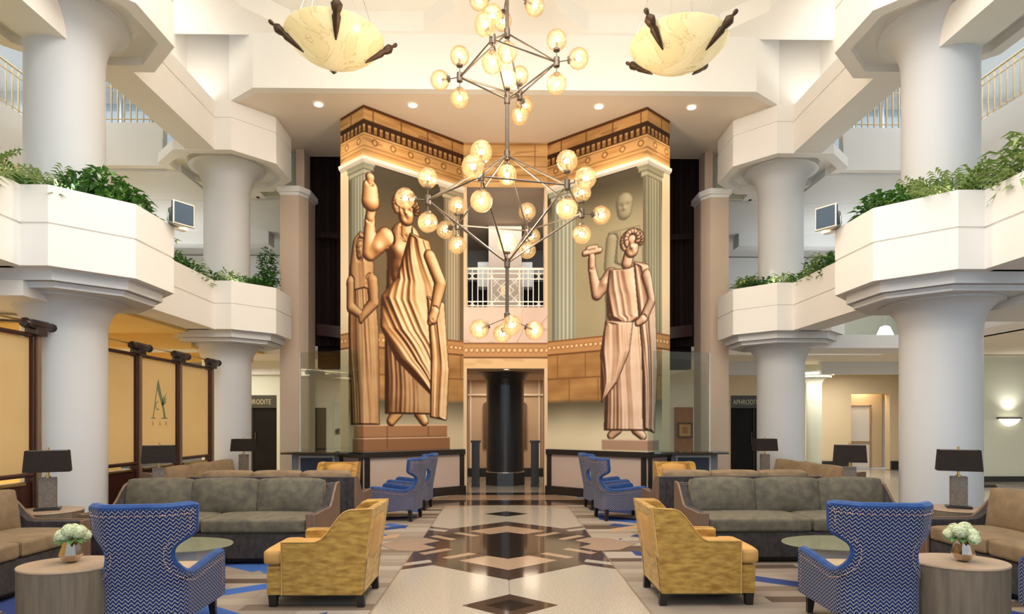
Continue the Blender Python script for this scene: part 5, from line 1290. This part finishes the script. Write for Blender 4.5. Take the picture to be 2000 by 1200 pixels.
# ------------------------------------------------------------------ gold armchairs (local: faces -X)
def gold_chair(label, loc, rz, group):
    t = thing('gold_armchair', label, 'chair', loc, rz, group)
    D0, D1 = -.27, .38                       # arm front, back foot
    prof = []
    for q in np.linspace(0, 1, 15):
        x = D0+.64*q; f = float(sstep(.42, .86, np.array(q))); prof.append((x, .535+(.795-.535)*f))
    for s_ in (-1, 1):
        P = [(D0, .10)]+prof[:-1]+[(D1+.085, .805), (D1+.03, .40), (D1, .10)]
        m = MB(); n = len(P); y0, y1 = s_*.255, s_*.33
        vs = [(x, y0, z) for x, z in P]+[(x, y1+s_*.02*(z-.1)/.7, z) for x, z in P]
        fs = [tuple(range(n)), tuple(range(2*n-1, n-1, -1))]+[(i, n+i, n+(i+1) % n, (i+1) % n) for i in range(n)]
        if s_ < 0: fs = [f_[::-1] for f_ in fs]
        m.add(vs, fs).build('side_panel', gold_velvet, t, bevel=.012)
        pip = [(x, y1+s_*.018*(z-.1)/.7, z+.002) for x, z in P[:-1]]
        MB().tube(pip, .006, 5).build('piping', gold_seat, t, True)
    m = MB(); P = [(D1-.06, .10), (D1+.0, .10), (D1+.03, .40), (D1+.085, .80), (D1+.02, .80), (D1-.05, .42)]
    n = len(P); vs = [(x, -.32-.012*(z-.1), z) for x, z in P]+[(x, .32+.012*(z-.1), z) for x, z in P]
    m.add(vs, [tuple(range(n))[::-1], tuple(range(n, 2*n))]+[(i, (i+1) % n, n+(i+1) % n, n+i) for i in range(n)]).build('back', gold_velvet, t, bevel=.012)
    MB().cushion((.22, 0, .60), (.14, .48, .42), .05, .03, 8, M=Matrix.Translation((.05, 0, -.02)) @ Matrix.Rotation(.16, 4, 'Y')).build('back_cushion', gold_seat, t, True)
    MB().cushion((-.06, 0, .405), (.68, .50, .13), .035, .012, 8).cushion((-.355, 0, .405), (.16, .62, .13), .035, .006, 6).build('seat_cushion', gold_seat, t, True)
    MB().cushion((-.05, 0, .22), (.70, .52, .25), .012, 0, 3).box((-.335, 0, .215), (.13, .60, .23)).build('seat_base', gold_velvet, t, True)
    for x, y in ((-.36, -.26), (-.36, .26), (D1-.03, -.28), (D1-.03, .28)):
        e = .03 if x > 0 else 0
        MB().prism([(x-.035, y-.03), (x+.035, y-.03), (x+.035, y+.03), (x-.035, y+.03)], .10, 0, None, .8, (x+e*2, y)).build('leg', leg_black, t)
    MB().box((0.0, 0, .088), (.72, .50, .03)).build('under_rail', leg_black, t)
    return t
GG = 'gold velvet armchairs'
gc = gold_chair('gold velvet armchair beside the inlaid aisle, near, yellow screen side', (-1.58, 5.33, 0), 0, GG)
dup(gc, (1.62, 5.33, 0), PI, 'gold velvet armchair beside the inlaid aisle, near, sconce wall side', GG)
dup(gc, (-2.98, 10.7, 0), PI/2, 'gold armchair peeping over the charcoal-backed sofa, yellow screen side', GG)
dup(gc, (3.02, 10.7, 0), PI/2, 'gold armchair peeping over the charcoal-backed sofa, sconce wall side', GG)

# ------------------------------------------------------------------ oak drum tables, lamps, coffee tables, flowers
def drum(label, loc, rz, a, b, h, group):
    t = thing('drum_table', label, 'table', loc, rz, group)
    MB().lathe([(1, 0), (1, h-.016)], 48, sx=a-.004, sy=b-.004).build('drum', wood_grey, t, True)
    MB().lathe([(.985, h-.016), (1, h-.012), (1, h-.004), (.99, h)], 48, sx=a, sy=b).build('top', wood_top, t, True)
    return t
def lamp(label, loc, rz, group='black-shaded table lamps'):
    t = thing('table_lamp', label, 'lamp', loc, rz, group)
    MB().box((0, 0, .014), (.23, .17, .028)).build('base_plinth', black_paint, t, bevel=.004)
    MB().box((0, 0, .19), (.155, .10, .325)).build('body', shagreen, t, bevel=.006)
    MB().lathe([(.028, .352), (.028, .365), (.014, .372), (.014, .41), (.02, .415), (.008, .42), (.008, .655), (.014, .66), (.014, .675), (.001, .685)], 12).build('neck', brass, t, True)
    a0, b0, a1, b1 = .205, .115, .188, .102; z0, z1 = .415, .645
    m = MB()
    q = lambda a, b, z: [(-a, -b, z), (a, -b, z), (a, b, z), (-a, b, z)]
    vs = q(a0, b0, z0)+q(a1, b1, z1)+q(a1-.008, b1-.008, z1)+q(a0-.008, b0-.008, z0)
    m.add(vs, [(i, (i+1) % 4, 4+(i+1) % 4, 4+i) for i in range(4)]+[(4+i, 4+(i+1) % 4, 8+(i+1) % 4, 8+i) for i in range(4)]+[(12+i, 12+(i+1) % 4, (i+1) % 4, i) for i in range(4)])
    m.build('shade', shade_black, t)
    m = MB(); vs = q(a1-.0085, b1-.0085, z1-.004)+q(a0-.0085, b0-.0085, z0+.004)
    m.add(vs, [(i, (i+1) % 4, 4+(i+1) % 4, 4+i) for i in range(4)]).build('shade_lining', shade_in, t)
    MB().tube([(-a1+.01, 0, z1-.012), (a1-.01, 0, z1-.012)], .003, 4).tube([(0, -b1+.01, z1-.012), (0, b1-.01, z1-.012)], .003, 4).build('spider', brass, t)
    return t
GT = 'oak drum end tables'; lp = None
for sx in (-1, 1):
    sd = SIDE[sx]
    drum('oak drum table in front, bearing the hydrangeas '+sd, (sx*3.05+.05, 4.22, 0), -sx*.0, .315, .26, .545, 'oak drum tables with flowers')
    for nm, x, y, r in (('between sage sofa and side sofa', 4.98, 6.72, .5), ('in the far group corner', 4.62, 8.22, .5), ('at the far column', 4.92, 11.60, .0)):
        drum('drum end table with lamp, '+nm+', '+sd, (sx*x, y, 0), 0, .33, .33, .56, GT)
        lab = 'black-shaded table lamp '+nm+', '+sd
        if lp is None: lp = lamp(lab, (sx*x, y, .56), -sx*r)
        else: dup(lp, (sx*x, y, .56), -sx*r, lab)
    t = thing('coffee_table', 'low oval glass-topped coffee table behind the blue chair '+sd, 'table', (sx*3.05, 5.62, 0), 0, 'glass coffee tables')
    MB().lathe([(1, .388), (1.005, .394), (1, .40)], 48, sx=.52, sy=.36).build('glass_top', table_glass, t, True)
    MB().cushion((0, 0, .22), (.62, .36, .33), .02, 0, 3).build('pedestal', white_base, t, True); MB().box((0, 0, .03), (.58, .32, .06)).build('plinth', leg_black, t)
# hydrangeas
def head_mesh(r, seed):
    q = random.Random(seed); mb = MB()
    for k in range(420):
        z = 1-1.75*(k+.5)/420; a = k*2.39996; s_ = math.sqrt(max(0, 1-z*z)); n = Vector((s_*math.cos(a), s_*math.sin(a), z)); p = n*r*q.uniform(.86, 1.06)
        u = n.orthogonal().normalized(); v = n.cross(u); an = q.random()*6; u, v = u*math.cos(an)+v*math.sin(an), v*math.cos(an)-u*math.sin(an); e = r*.17
        for d in (u, v, -u, -v):
            w_ = n.cross(d); mb.add([p, p+d*e*.6+w_*e*.42+n*e*.15, p+d*e+n*e*q.uniform(-.1, .25), p+d*e*.6-w_*e*.42+n*e*.15], [(0, 3, 2, 1)])
    return mb
vsrc = fsrc = None
def flowers(x, y, z, sd, rz):
    global vsrc, fsrc
    lv = 'faceted amber glass vase of hydrangeas on the oak drum table '+sd; lf = 'bunch of pale green-white hydrangeas in the amber vase '+sd
    if vsrc is None:
        vsrc = thing('vase', lv, 'vase', (x, y, z), rz, 'faceted vases')
        MB().lathe([(.028, .0), (.05, .011), (.073, .055), (.045, .150), (.042, .150), (.068, .056), (.043, .016), (.001, .014)], 7, cap=False).build('glass_body', glass_vase, vsrc)
        MB().lathe([(.026, .001), (.043, .011), (.058, .034), (.045, .038), (.001, .038)], 7).build('gold_base', brass, vsrc)
        fsrc = thing('hydrangea_bunch', lf, 'flowers', (x, y, z+.02), rz, 'hydrangea bunches')
        MB().tube([(0, 0, .03), (.01, 0, .2)], .006, 5).tube([(.01, .01, .03), (.05, .01, .19)], .006, 5).tube([(-.01, 0, .03), (-.05, 0, .19)], .006, 5).build('stem', leaf_c, fsrc)
        hm = None
        for k, (a, b, c, r) in enumerate(((-.045, -.02, .165, .046), (.048, -.01, .185, .047), (.0, -.035, .20, .046), (.005, .04, .19, .046), (-.068, .015, .14, .038), (.075, .02, .155, .040))):
            if hm is None: o = head_mesh(.07, 3).build('flower_head', petal, fsrc); hm = o
            else: o = hm.copy(); COL.objects.link(o)
            o.location = (a, b, c); o.scale = (r/.07,)*3; o.rotation_euler = (.2*k, .1*k, k)
        lm = MB()
        for k in range(11):
            a = k*.62; leaf(lm, (.03*math.cos(a), .03*math.sin(a), .135), Vector((math.cos(a), math.sin(a), .1)), .085, .06, .35)
        lm.build('leaf', leaf_c, fsrc)
    else:
        dup(vsrc, (x, y, z), rz, lv); dup(fsrc, (x, y, z+.02), rz, lf)
flowers(-3.02, 4.26, .547, SIDE[-1], .3); flowers(3.12, 4.20, .547, SIDE[1], 2.2)

# luggage cart behind the thick near column on the sconce side
t = thing('luggage_cart', 'brass luggage cart just visible beside the thick near column', 'cart', (10.50, 14.3, 0), .5)
MB().box((0, 0, .28), (.60, 1.0, .06)).build('platform', wood_dark, t); MB().box((0, 0, .33), (.56, .96, .04)).build('carpet_deck', rail_m if False else orange_wood, t)
for x in (-.27, .27):
    for y in (-.45, .45):
        MB().tube([(x, y, .25), (x, y, 1.75), (x*.8, y*.8, 1.95), (0, 0, 2.15)], .018, 8).build('post', brass, t, True)
        MB().lathe([(.001, -.03), (.10, -.03), (.10, .03), (.001, .03)], 14, M=Matrix.Translation((x, y, .10)) @ Matrix.Rotation(PI/2, 4, 'Y')).build('wheel', black_paint, t, True)
MB().ball((0, 0, 2.17), .04).build('finial', brass, t, True)
for z in (.7, .85): MB().tube([(-.27, -.45, z), (.27, -.45, z), (.27, .45, z), (-.27, .45, z), (-.27, -.45, z)], .01, 6).build('rail', wood_dark, t)
